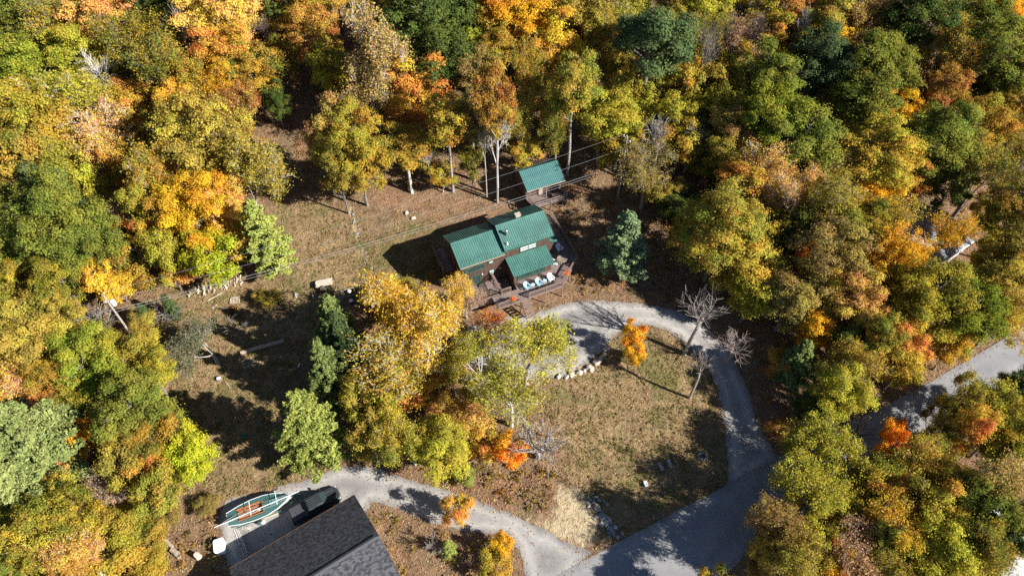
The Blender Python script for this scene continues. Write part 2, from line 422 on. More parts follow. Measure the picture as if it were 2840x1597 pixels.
def gravel_mat(name, c0, c1, c2, wheel):
    m = bpy.data.materials.new(name); m.use_nodes = True
    global n, l, tc
    n = m.node_tree.nodes; l = m.node_tree.links; b = n["Principled BSDF"]; tc = n.new("ShaderNodeTexCoord")
    b.inputs['Roughness'].default_value = .95; b.inputs['Specular IOR Level'].default_value = .15
    fine = ramp(noise(9, 6, .85), (.25, c0), (.5, c1), (.75, c2))
    big = ramp(noise(.35, 6, .65, .8), (.35, tuple(a * .72 for a in c1)), (.65, tuple(a * 1.3 for a in c1)))
    c = mixc(maprange(noise(1.5, 3), .3, .7, .15, .5), fine, big)
    stain = ramp(noise(2.2, 6, .75), (.45, (.14, .11, .08)), (.6, (.25, .2, .15)))
    c = mixc(maprange(noise(.6, 6, .75, .3), .60, .70, 0, wheel), c, stain)
    ea = n.new("ShaderNodeAttribute"); ea.attribute_name = "edge"          # wheel tracks run at a fixed distance from the verge
    en = madd(noise(.5, 3), 1.2, ea.outputs['Fac'])
    tr_ = ramp(maprange(en, 0, 4), (.10, (.52, .46, .40)), (.22, (.88, .87, .85)), (.38, (1.4, 1.38, 1.34)), (.55, (.98, .97, .96)), (.76, (.74, .73, .72)), (.95, (1.16, 1.15, 1.13)))
    mm = n.new("ShaderNodeMix"); mm.data_type = 'RGBA'; mm.blend_type = 'MULTIPLY'; mm.inputs['Factor'].default_value = .85 if wheel > .2 else .25
    l.new(c, mm.inputs['A']); l.new(tr_, mm.inputs['B']); c = mm.outputs['Result']
    l.new(c, b.inputs['Base Color'])
    bp = n.new("ShaderNodeBump"); bp.inputs['Strength'].default_value = .5; bp.inputs['Distance'].default_value = .06
    l.new(noise(12, 5, .8), bp.inputs['Height']); l.new(bp.outputs[0], b.inputs['Normal'])
    return m
gravm = gravel_mat("gravel", (.12, .116, .112), (.265, .255, .245), (.45, .44, .42), .5)
grav2 = gravel_mat("packed_gravel", (.11, .107, .106), (.245, .238, .232), (.42, .41, .39), .55)
roadm = gravel_mat("worn_asphalt", (.17, .17, .175), (.215, .215, .222), (.27, .27, .275), .12)
sheet("gravel_drive", 'gravel', .03, gravm, .14, seed=3)
sheet("lower_drive", 'lower', .026, grav2, .16, seed=4)
sheet("road", 'road', .045, roadm, .03, seed=5)
# ------------------------------------------------------------------ buildings
def slab(mb, a, b, c, d, th):
    """quad a-b (upper edge) d-c (lower edge) with thickness th below"""
    a, b, c, d = map(Vector, (a, b, c, d)); nn = (b - a).cross(d - a).normalized()
    if nn.z < 0: nn = -nn
    lo = [p - nn * th for p in (a, b, c, d)]
    return mb.add([a, b, c, d] + lo, [(0, 1, 2, 3), (7, 6, 5, 4), (0, 4, 5, 1), (1, 5, 6, 2), (2, 6, 7, 3), (3, 7, 4, 0)])
def seamed_roof(mb, a, b, c, d, pitch=.3, th=.1, rw=.045, rh=.05, guards=()):
    a, b, c, d = map(Vector, (a, b, c, d)); slab(mb, a, b, c, d, th)
    nn = (b - a).cross(d - a).normalized()
    if nn.z < 0: nn = -nn
    L = (b - a).length; k = int(L / pitch)
    ex = (b - a).normalized()
    for i in range(k + 1):
        f = min(.998, max(.002, i / k)); p = a.lerp(b, f) + nn * (rh * .3); q = d.lerp(c, f) + nn * (rh * .3)
        M3 = Matrix(((q - p).normalized(), ex, nn)).transposed()
        mb.box((p + q) / 2, ((q - p).length, rw, rh * 1.3), M=M3)
    for g, off in guards:
        for i in range(k // 2):
            f = (i * 2 + 1 + off) / k
            if f > .99: continue
            p = a.lerp(b, f).lerp(d.lerp(c, f), g) + nn * .05
            M3 = Matrix(((d - a).normalized(), ex, nn)).transposed()
            mb.box(p, (.09, .2, .11), M=M3)
HX, HY, HZ, HYAW = -2.26, 66.41, 5.6, .42
hg_local = lambda x, y: hg(HX + math.cos(HYAW) * x - math.sin(HYAW) * y, HY + math.sin(HYAW) * x + math.cos(HYAW) * y) - HZ
def gable_wall(parent, x0, x1, wf, wb, ze, zr, zb, mat_long, mat_side, name="wall"):
    """outer walls: long sides and gables as one solid, boards vertical"""
    pr = [(-wf, zb), (wb, zb), (wb, ze), (0, zr), (-wf, ze)]
    mb = MB(); mb.loft([[(x0, y, z) for y, z in pr], [(x1, y, z) for y, z in pr]])
    o = mb.build(name, mat_long, parent); o.data.materials.append(mat_side)
    for p in o.data.polygons:
        if abs(p.normal.x) > .9: p.material_index = 1
    return o
def window(parent, u0, u1, z0, z1, w, div=1, slid=False, pane='glass', axis='w'):
    """green frame standing proud of a wall facing -y (front) with a pane set back in it"""
    t = .09; fr = MB(); y0, y1 = -w - .07, -w - .004
    fr.bb((u0 - t, y0, z1), (u1 + t, y1, z1 + t)); fr.bb((u0 - t, y0, z0 - t), (u1 + t, y1, z0))
    fr.bb((u0 - t, y0, z0), (u0, y1, z1)); fr.bb((u1, y0, z0), (u1 + t, y1, z1))
    for i in range(1, div):
        x = u0 + (u1 - u0) * i / div; fr.bb((x - .035, y0 + .01, z0), (x + .035, y1, z1))
    f = fr.build("window", M['trim'], parent)
    pn = MB(); pn.bb((u0 + .001, -w - .03, z0 + .001), (u1 - .001, -w - .006, z1 - .001)); pn.build("pane", M['glass'], f)
    if pane == 'blind':
        bl = MB()
        for i in range(div):
            a = u0 + (u1 - u0) * i / div + .06; c = u0 + (u1 - u0) * (i + 1) / div - .06; hgt_ = z1 - z0
            bl.bb((a, -w - .036, z0 + hgt_ * .55), (c, -w - .0305, z1 - .06)); bl.bb((a, -w - .036, z0 + .06), (c, -w - .0305, z0 + hgt_ * .38))
        bl.build("blind", M['blind'], f)
    return f

house = thing("cabin_house", "brown wooded cabin with stepped green metal roof and wraparound deck", "house", (HX, HY, HZ), HYAW)
zb = -2.9
gable_wall(house, -6.1, -.005, 2.87, 2.8, 3.98, 5.32, zb, M['siding'], M['siding_side'])
gable_wall(house, 0, 6.85, 2.85, 2.8, 4.45, 5.98, zb, M['siding'], M['siding_side'])
mb = MB()                                               # porch room under its lean-to roof
mb.loft([[(x, y, z) for y, z in ((-5.22, zb), (-2.9, zb), (-2.9, 2.55), (-5.22, 1.86))] for x in (.45, 6.0)])
mb.build("porch_wall", M['siding'], house)
mb = MB(); mb.loft([[(x, -2.5, z0), (x, 2.2, z0), (x, 2.2, z1), (x, -2.5, z1)] for x, z0, z1 in ((6.87, zb, 2.85), (7.8, zb, 2.4))])
mb.build("entry_wall", M['siding'], house)
for (x0, x1, zr, ze, wf, wb) in ((-6.42, -.01, 5.65, 4.11, 3.32, 3.19), (0, 7.22, 6.29, 4.58, 3.29, 3.21)):
    mb = MB()
    seamed_roof(mb, (x0, 0, zr), (x1, 0, zr), (x1, -wf, ze), (x0, -wf, ze), guards=((.93, 0), (.80, 1)))
    seamed_roof(mb, (x0, .002, zr), (x1, .002, zr), (x1, wb, ze), (x0, wb, ze))
    rf = mb.build("roof", M['roof'], house)
    rc = MB(); M45 = math.atan2(zr - ze, wf)
    for sgn in (-1, 1):
        slab(rc, (x0, 0, zr + .065), (x1, 0, zr + .065), (x1, sgn * .2, zr + .065 - .2 * math.tan(M45)), (x0, sgn * .2, zr + .065 - .2 * math.tan(M45)), .012)
    rc.build("ridge_cap", M['roof'], rf)
    for xx in ((x0 - .03, x1 + .002) if x0 == 0 else (x0 - .03,)):
        if x0 == 0 and xx < 1: continue
        for sgn, ww in ((-1, wf), (1, wb)):
            fa = MB(); fa.loft([[(xx, 0, zr + .06), (xx, 0, zr - .2), (xx, sgn * ww, ze - .2), (xx, sgn * ww, ze + .06)], [(xx + .028, 0, zr + .06), (xx + .028, 0, zr - .2), (xx + .028, sgn * ww, ze - .2), (xx + .028, sgn * ww, ze + .06)]])
            fa.build("verge_board", M['trim'], rf)
    gt = MB(); gt.bb((x0, -wf - .07, ze - .15), (x1, -wf - .005, ze - .075)); gt.build("gutter", M['tanbox'] if x0 < 0 else M['trim'], rf)
mb = MB(); seamed_roof(mb, (.19, -2.9, 2.72), (6.27, -2.9, 2.72), (6.27, -5.75, 1.86), (.19, -5.75, 1.86), guards=((.9, 0), (.76, 1)))
mb.build("porch_roof", M['roof'], house)
mb = MB(); seamed_roof(mb, (6.88, -2.75, 3.0), (6.88, 2.5, 3.0), (8.2, 2.5, 2.42), (8.2, -2.75, 2.42)); mb.build("entry_roof", M['roof'], house)
WF = 2.87
window(house, -5.62, -4.42, 2.22, 2.98, WF, 2); window(house, -4.14, -2.95, 2.3, 3.06, WF, 2)
window(house, -2.2, -1.58, 2.7, 3.13, WF, 1, pane='blind'); window(house, -2.2, -1.5, .45, 1.26, WF, 1, pane='blind')
w2 = window(house, 2.40, 4.80, 2.98, 3.82, 2.85, 2, pane='blind')
d = window(house, -4.85, -3.6, -.85, 1.12, WF, 2); d.name = "sliding_door"
for i in range(4): window(house, 1.05 + i * 1.02 + (.12 if i > 1 else 0), 1.85 + i * 1.02 + (.12 if i > 1 else 0), .42, 1.45, 5.22, 1)
for u, z in ((-3.25, 1.12), (-.62, 1.2)):
    mb = MB(); mb.lathe([(.06, -.1), (.1, -.04), (.1, .06), (.05, .1)], (u, -WF - .1, z), 8); mb.build("wall_lamp", M['white'], house)
mb = MB(); mb.lathe([(.17, -.3), (.17, .62), (.23, .64), (.23, .74), (.19, .86)], (.97, -1.44, 5.62), 14); mb.build("flue_pipe", M['metal'], house, True)
mb = MB(); mb.lathe([(.16, -.15), (.12, .12), (.08, .16), (.08, .34)], (.61, -2.6, 5.08), 10); mb.build("roof_vent", M['white'], house, True)
mb = MB(); mb.bb((3.25, .42, 5.9), (3.95, .92, 6.42)); mb.bb((3.2, .37, 6.42), (4.0, .97, 6.5)); mb.build("chimney", M['tanbox'], house)
# decks
def deck_board(poly, z, th=.16, name="deck", par=house):
    mb = MB(); mb.prism([(u, -w) for u, w in poly], z - th, z); return mb.build(name, M['deck'], par)
main_deck = deck_board([(-3.3, 6.42), (.38, 6.42), (.38, 4.8), (6.05, 4.8), (6.05, 2.95), (7.0, 2.95), (7.0, -4.4), (10.6, -4.4), (10.3, 4.95), (6.25, 8.5), (-3.3, 8.5)], 0)
low_deck = deck_board([(-6.4, 2.9), (-2.0, 2.9), (-2.0, 6.38), (-6.4, 6.38)], -.9, name="lower_deck")
deck_board([(-7.7, -4.8), (-6.12, -4.8), (-6.12, -.3), (-7.7, -.3)], 0, name="side_deck")
def railing(pts, z, par, hh=1.0, posts=True, gap=.14, name="railing"):
    rl = MB(); ps = []
    for i in range(len(pts) - 1):
        a = Vector((pts[i][0], -pts[i][1], z)); b = Vector((pts[i + 1][0], -pts[i + 1][1], z)); L = (b - a).length
        rl.beam(a + Vector((0, 0, hh)), b + Vector((0, 0, hh)), .15, .04); rl.beam(a + Vector((0, 0, hh - .1)), b + Vector((0, 0, hh - .1)), .04, .09)
        rl.beam(a + Vector((0, 0, .1)), b + Vector((0, 0, .1)), .04, .09)
        k = int(L / gap)
        for j in range(1, k): p = a.lerp(b, j / k); rl.box(p + Vector((0, 0, hh / 2)), (.04, .04, hh - .25), rz=math.atan2(b.y - a.y, b.x - a.x))
        kk = max(1, round(L / 2.4)); ps += [a.lerp(b, j / kk) for j in range(kk + 1)]
    o = rl.build(name, M['rail'], par)
    if posts:
        seen = []
        for p in ps:
            if any((p - q).length < .3 for q in seen): continue
            seen.append(p); zg = hg_local(p.x, p.y)
            mb = MB(); mb.bb((p.x - .055, p.y - .055, zg - .2), (p.x + .055, p.y + .055, z + hh - .02)); mb.build("post", M['rail'], par)
    return o
railing([(1.2, 8.44), (6.22, 8.44), (10.24, 4.92), (10.54, -4.3)], 0, house)
railing([(-3.2, 8.44), (0, 8.44)], 0, house)
railing([(-1.93, 3.1), (-1.93, 6.45), (-.6, 6.45)], 0, house)
railing([(-6.35, 6.3), (-2.1, 6.3)], -.9, house)
railing([(-7.65, -.4), (-7.65, -4.7)], 0, house)
mb = MB()                                               # inner steps going down between the two decks
for i in range(5): mb.bb((-1.8, -3.2 - i * .3, -1.0 - .18 * i), (.3, -3.5 - i * .3, -.95 - .18 * i))
mb.build("inner_steps", M['deck'], house)
st = MB()                                               # front stairs down to the gravel
for i in range(7): st.bb((.05, -8.62 - i * .27, -.2 - i * .23), (1.15, -8.88 - i * .27, -.16 - i * .23))
for x in (.02, 1.18): st.beam((x, -8.5, -.25), (x, -10.5, -1.92), .05, .24)
st.build("stairs", M['rail'], house)
for u, w_ in ((1.4, 8.2), (5.6, 8.2), (9.9, 4.6), (-3.1, 8.2)):
    pass

# the shed behind
SX, SY, SZ, SYAW = 1.0, 77.98, 7.3, .41
shed = thing("shed", "small green roofed shed with its own deck standing behind the house", "shed", (SX, SY, SZ), SYAW)
gable_wall(shed, .3, 5.8, 1.75, 2.3, 2.98, 3.75, -2.2, M['siding'], M['siding_side'])
mb = MB(); seamed_roof(mb, (0, 0, 3.97), (6.11, 0, 3.97), (6.11, -2.95, 2.53), (0, -2.95, 2.53), .28)
seamed_roof(mb, (0, .002, 3.97), (6.11, .002, 3.97), (6.11, 2.66, 2.53), (0, 2.66, 2.53), .28, rh=.07); mb.build("roof", M['roof_shed'], shed)
mb = MB(); mb.bb((0, -3.02, 2.38), (6.15, -2.955, 2.52)); mb.build("fascia_board", M['tanbox'], shed)
mb = MB(); mb.prism([(.3, -1.8), (6.0, -1.8), (6.0, -4.2), (.75, -4.2)], -.16, 0); mb.build("deck", M['deck'], shed)
hgs = lambda x, y: hg(SX + math.cos(SYAW) * x - math.sin(SYAW) * y, SY + math.sin(SYAW) * x + math.cos(SYAW) * y) - SZ
def shed_rail(a, b):
    mb = MB(); a = Vector(a); b = Vector(b)
    mb.beam(a + Vector((0, 0, .9)), b + Vector((0, 0, .9)), .12, .05); mb.beam(a + Vector((0, 0, .5)), b + Vector((0, 0, .5)), .04, .09); mb.build("railing", M['deck'], shed)
    for p in (a, a.lerp(b, .5), b):
        m2 = MB(); m2.bb((p.x - .05, p.y - .05, hgs(p.x, p.y) - .2), (p.x + .05, p.y + .05, .88)); m2.build("post", M['rail'], shed)
shed_rail((.85, -4.12, 0), (5.9, -4.12, 0)); shed_rail((5.92, -4.0, 0), (5.92, -2.2, 0)); shed_rail((.7, -4.05, 0), (.42, -2.0, 0))
for x in (.5, 3.2, 5.7):
    mb = MB(); mb.bb((x - .06, -2.8, 0), (x + .06, -2.68, 2.55)); mb.build("porch_post", M['rail'], shed)
mb = MB(); mb.bb((2.2, -1.83, .05), (3.05, -1.755, 2.0)); mb.build("door", M['wood'], shed)

# the garage at the bottom of the photo
shingle = stripe_mat("dark_asphalt_shingles", (.042, .043, .05), (.016, .016, .02), 2, .085, .014, .9, .55)
nn_ = shingle.node_tree.nodes
brk = nn_.new("ShaderNodeTexBrick"); tcs = [a for a in nn_ if a.bl_idname == "ShaderNodeTexCoord"][0]
GA, GB = Vector((-29.97, 24.7, 2.8)), Vector((-17.85, 32.9, 2.8))
GYAW = math.atan2(GB.y - GA.y, GB.x - GA.x); GL = (GB - GA).length
garage = thing("garage", "long dark shingled garage roof cut by the bottom edge of the photo", "garage", (GA.x, GA.y, 0), GYAW)
brk.inputs['Scale'].default_value = 1; brk.inputs['Brick Width'].default_value = .3; brk.inputs['Row Height'].default_value = .15
brk.inputs['Mortar Size'].default_value = .008; brk.inputs['Color1'].default_value = (.022, .022, .027, 1); brk.inputs['Color2'].default_value = (.085, .086, .096, 1); brk.inputs['Mortar'].default_value = (.012, .012, .015, 1)
shingle.node_tree.links.new(tcs.outputs['Object'], brk.inputs['Vector'])
nzz = nn_.new("ShaderNodeTexNoise"); nzz.inputs['Scale'].default_value = 5; nzz.inputs['Detail'].default_value = 7; nzz.inputs['Roughness'].default_value = .8
shingle.node_tree.links.new(tcs.outputs['Object'], nzz.inputs['Vector'])
mrz = nn_.new("ShaderNodeMapRange"); mrz.inputs[1].default_value = .3; mrz.inputs[2].default_value = .7; mrz.inputs[3].default_value = .7; mrz.inputs[4].default_value = 1.4
shingle.node_tree.links.new(nzz.outputs['Fac'], mrz.inputs[0])
sc_ = nn_.new("ShaderNodeVectorMath"); sc_.operation = 'SCALE'; shingle.node_tree.links.new(brk.outputs['Color'], sc_.inputs[0]); shingle.node_tree.links.new(mrz.outputs[0], sc_.inputs['Scale'])
shingle.node_tree.links.new(sc_.outputs[0], nn_["Principled BSDF"].inputs['Base Color'])
RP, RH, EH = 7.0, 6.1, 2.8
zg = hg(GA.x + 6, GA.y) - 1.5
mb = MB(); pr = [(-.4, zg), (-2 * RP + .4, zg), (-2 * RP + .4, EH - .02), (-RP, RH - .2), (-.4, EH - .02)]
mb.loft([[(x, y, z) for y, z in pr] for x in (.35, GL - .35)]); mb.build("wall", mat("grey_garage_siding", (.3, .3, .31), .7, var=.1), garage)
mb = MB(); slab(mb, (0, -RP, RH), (GL, -RP, RH), (GL, 0, EH), (0, 0, EH), .14); slab(mb, (0, -RP - .002, RH), (GL, -RP - .002, RH), (GL, -2 * RP, EH), (0, -2 * RP, EH), .14)
grf = mb.build("roof", shingle, garage)
mb = MB(); al = math.atan2(RH - EH, RP)
for sg in (1, -1): slab(mb, (.4, -RP, RH + .1), (GL - .35, -RP, RH + .1), (GL - .35, -RP + sg * .26, RH + .1 - .26 * math.tan(al)), (.4, -RP + sg * .26, RH + .1 - .26 * math.tan(al)), .05)
mb.build("ridge_vent", mat("ridge_vent_shingle", (.06, .06, .068), .9, var=.3, scale=8), grf)
mb = MB(); mb.bb((0, .004, EH - .16), (GL, .11, EH - .03)); mb.build("gutter", mat("rusty_leaf_filled_gutter", (.10, .05, .025), .8, var=.5, scale=6), grf)

# neighbours' roofs half hidden in the wood
greyroof = stripe_mat("silvery_metal_roof", (.25, .265, .285), (.07, .075, .085), 0, .45, .05, .5, .35)
A_, B_, C_ = site(2554, 556, 5.0), site(2710, 656, 3.0), site(2565, 759, 3.0)
e1 = (B_ - C_); e1.z = 0; NL = e1.length; NY = math.atan2(e1.y, e1.x)
nb = thing("neighbour_house", "silvery grey roofed house half hidden by gold trees at the right", "house", (C_.x, C_.y, hg(C_.x, C_.y)), NY)
mb = MB(); pr = [(.3, -1.5), (9.4, -1.5), (9.4, 2.7), (4.9, 4.3), (.3, 2.7)]
mb.loft([[(x, y, z) for y, z in pr] for x in (.3, NL - .3)]); mb.build("wall", mat("pale_house_wall", (.5, .5, .5), .7, var=.1), nb)
mb = MB(); slab(mb, (0, 4.9, 4.6), (NL, 4.9, 4.6), (NL, 0, 3.0), (0, 0, 3.0), .12); slab(mb, (0, 4.902, 4.6), (NL, 4.902, 4.6), (NL, 9.8, 3.0), (0, 9.8, 3.0), .12); nr = mb.build("roof", greyroof, nb)
mb = MB(); mb.bb((0, -.12, 2.86), (NL, -.004, 2.98)); mb.build("gutter", M['white'], nr)
W_ = site(2700, 1530, 3.0)
wh = thing("white_roof_building", "low building with a bright white roof in the bottom right corner", "building", (W_.x, W_.y, hg(W_.x, W_.y)), -.42)
mb = MB(); mb.bb((.3, -7.5, -1), (13, 7.4, 2.75)); mb.build("wall", mat("grey_block_wall", (.3, .31, .34), .8), wh)  # block wall in its own mottled blue-grey
mb = MB(); mb.bb((0, -2.6, 2.8), (13.4, 7.8, 3.0)); mb.bb((0, -2.66, 2.7), (13.4, -2.603, 3.06)); mb.build("roof", mat("white_membrane_roof", (.45, .47, .49), .6, var=.25, scale=.8), wh)
mb = MB(); mb.bb((.1, -7.8, 2.4), (13.2, -2.67, 2.55)); mb.build("lean_to_roof", mat("mossy_brown_roof", (.16, .14, .11), .9, var=.4, scale=3), wh)
Q_ = site(2277, 1522, 2.2)
ds = thing("small_dark_shed", "small dark shed roof glimpsed between trees at the bottom right", "shed", (Q_.x, Q_.y, hg(Q_.x, Q_.y)), .25)
mb = MB(); mb.bb((-.8, -1.0, -.5), (.8, 1.0, 2.0)); mb.build("wall", M['siding'], ds)
mb = MB(); slab(mb, (-1, 1.2, 2.3), (1, 1.2, 2.3), (1, -1.2, 2.05), (-1, -1.2, 2.05), .08); mb.build("roof", mat("dark_felt_roof", (.05, .04, .035), .9, var=.4), ds)
# ------------------------------------------------------------------ foliage makers (numpy)
def leaf_mesh(name, cen, nrm, size, asp, rnd, clump, material):
    """one small rhombic leaf spray per centre, facing nrm"""
    k = len(cen); rs = np.random.default_rng(len(cen))
    nrm = nrm / (np.linalg.norm(nrm, axis=1, keepdims=True) + 1e-9)
    t = rs.normal(size=(k, 3)); t -= nrm * (t * nrm).sum(1, keepdims=True); t /= np.linalg.norm(t, axis=1, keepdims=True) + 1e-9
    bt = np.cross(nrm, t)
    s = size[:, None]; a = asp
    P = np.stack([cen - t * s, cen - bt * s * a + nrm * s * .15, cen + t * s, cen + bt * s * a + nrm * s * .15], 1).reshape(-1, 3)
    me = bpy.data.meshes.new(name)
    me.vertices.add(4 * k); me.vertices.foreach_set('co', P.astype(np.float32).ravel())
    me.loops.add(4 * k); me.loops.foreach_set('vertex_index', np.arange(4 * k, dtype=np.int32))
    me.polygons.add(k); me.polygons.foreach_set('loop_start', np.arange(0, 4 * k, 4, dtype=np.int32))
    me.polygons.foreach_set('loop_total', np.full(k, 4, np.int32))
    me.update(calc_edges=True)
    for nm, arr in (('rnd', rnd), ('clump', clump)):
        x = me.attributes.new(nm, 'FLOAT', 'POINT'); x.data.foreach_set('value', np.repeat(arr, 4).astype(np.float32))
    me.materials.append(material)
    return me

def crown_variant(seed, H, R, z0, nlobe, ncl, nleaf, lsize, gap=0.0):
    """domed broadleaf crown: limbs carry lobes, lobes carry clumps, clumps carry leaf sprays"""
    rs = np.random.default_rng(seed)
    zc = (H + z0) / 2; rz = (H - z0) / 2
    lobes = []
    tries = 0
    while len(lobes) < nlobe and tries < 4000:
        tries += 1
        d = rs.normal(size=3); d[2] = d[2] * .8 + .25; d /= np.linalg.norm(d)
        rr = rs.uniform(.42, .92)
        lr = rs.uniform(.20, .40) * R * (1.1 - .3 * rr)
        p = np.array([d[0] * R * rr, d[1] * R * rr, zc + d[2] * rz * rr])
        if p[2] < zc: p[:2] *= rs.uniform(.75, 1.05)
        if all(np.linalg.norm((p - q) * [1, 1, .8]) > .62 * (lr + r2) for q, r2 in lobes): lobes.append((p, lr))
    cen = []; nrm = []; rn = []; cl = []
    for p, lr in lobes:
        lt = rs.random()
        for c in range(ncl):
            d = rs.normal(size=3); d[2] = d[2] * .8 + .35; d /= np.linalg.norm(d)
            cp = p + d * lr * rs.uniform(.55, 1.05) * np.array([1, 1, .85]); cr = rs.uniform(.32, .62) * (R / 5) ** .4
            k = int(nleaf * rs.uniform(.5, 1.3))
            q = rs.normal(size=(k, 3)) * cr * .62 * np.array([1, 1, .55]) * np.where(rs.random((k, 1)) < .16, 1.9, 1)
            cen.append(cp + q)
            nrm.append(d * .55 + np.array([0, 0, .55]) + q / cr * .35 + rs.normal(size=(k, 3)) * .42)
            rn.append(np.clip(rs.normal(.5, .2, k), 0, 1)); cl.append(np.full(k, np.clip(.55 * lt + .45 * rs.random() + rs.normal() * .05, 0, 1)))
    cen = np.concatenate(cen); nrm = np.concatenate(nrm); rn = np.concatenate(rn); cl = np.concatenate(cl)
    sz = lsize * rs.uniform(.6, 1.25, len(cen))
    me = leaf_mesh("crown", cen, nrm, sz, .62, rn, cl, M['leaf'])
    # trunk with limbs reaching the lobes
    t = MB(); rr = random.Random(seed)
    tr = .0105 * H + .05
    top = Vector((rr.uniform(-.3, .3), rr.uniform(-.3, .3), zc + rz * .45))
    path = [Vector((0, 0, -.4)), Vector((0, 0, 0)), Vector((rr.uniform(-.1, .1), rr.uniform(-.1, .1), z0 * .5)), Vector((rr.uniform(-.2, .2), rr.uniform(-.2, .2), z0)), top]
    t.tube(path, [tr * 1.5, tr * 1.15, tr, tr * .85, tr * .25], 8)
    for p, lr in lobes:
        z = min(max(p[2] - np.hypot(p[0], p[1]) * 1.0, z0 * .75), top.z - .5); a = Vector((top.x * z / top.z, top.y * z / top.z, z))
        e = Vector(p); m1 = a.lerp(e, .5) + Vector((rr.uniform(-.3, .3), rr.uniform(-.3, .3), -.1 * (e - a).length))
        t.tube([a, m1, e], [tr * .42, tr * .28, .03], 5, False)
        for kk in range(3):
            e2 = e + Vector((rr.uniform(-1, 1), rr.uniform(-1, 1), rr.uniform(-.2, .9))) * lr * .9
            t.tube([m1.lerp(e, .6), e2], [.045, .015], 3, False)
    return dict(crown=me, trunk=t.mesh("trunk", M['bark']), H=H, R=R, zc=zc)

def conifer_variant(seed, H, R, z0, lsize, drop, dens):
    """whorls of level branches with soft needle tufts, longest low down"""
    rs = np.random.default_rng(seed); rr = random.Random(seed)
    t = MB(); tr = .015 * H + .05
    t.tube([(0, 0, -.4), (0, 0, H * .5), (0, 0, H * .98)], [tr * 1.3, tr * .7, .03], 7)
    cen = []; nrm = []; rn = []; cl = []
    z = z0
    while z < H * .985:
        f = (z - z0) / (H - z0)
        L0 = R * ((1 - f) ** .75) * (.75 + .25 * min(1, f * 5)) + .25
        nb = rr.randint(5, 7); a0 = rr.uniform(0, 6.3)
        for b_ in range(nb):
            a = a0 + b_ * 6.283 / nb + rr.uniform(-.3, .3); L = L0 * rr.choice((rr.uniform(.3, .7), rr.uniform(.7, 1.2), rr.uniform(.8, 1.2)))
            dirv = np.array([math.cos(a), math.sin(a), 0]); sd = np.array([-dirv[1], dirv[0], 0])
            rise = rr.uniform(.02, .3) - drop; tone = rr.random()
            t.tube([(0, 0, z), tuple(dirv * L * .6 + [0, 0, z + rise * L * .5]), tuple(dirv * L * .95 + [0, 0, z + rise * L])], [.05, .03, .012], 3, False)
            k = int(dens * L * rr.uniform(.7, 1.2)) + 4
            s = np.sqrt(rs.random(k)) * .9 + .1
            wdt = L * .30 * (1.15 - s) + .18
            q = dirv * (s * L)[:, None] + sd * (rs.uniform(-1, 1, k) * wdt)[:, None]
            q[:, 2] += z + rise * s * L + rs.normal(size=k) * .12 + rs.uniform(0, .18, k)
            nn = rs.normal(size=(k, 3)) * .55 + np.array([0, 0, .9]) + dirv * .35
            cen.append(q); nrm.append(nn); rn.append(np.clip(rs.normal(.5, .2, k), 0, 1)); cl.append(np.full(k, tone) * .6 + .4 * rs.random(k))
        z += rr.uniform(.42, .7) * (H / 16) ** .5
    cen = np.concatenate(cen); nrm = np.concatenate(nrm); rn = np.concatenate(rn); cl = np.concatenate(cl)
    me = leaf_mesh("crown", cen, nrm, lsize * rs.uniform(.6, 1.3, len(cen)), .34, rn, cl, M['needle'])
    return dict(crown=me, trunk=t.mesh("trunk", M['bark']), H=H, R=R, zc=(H + z0) * .5)

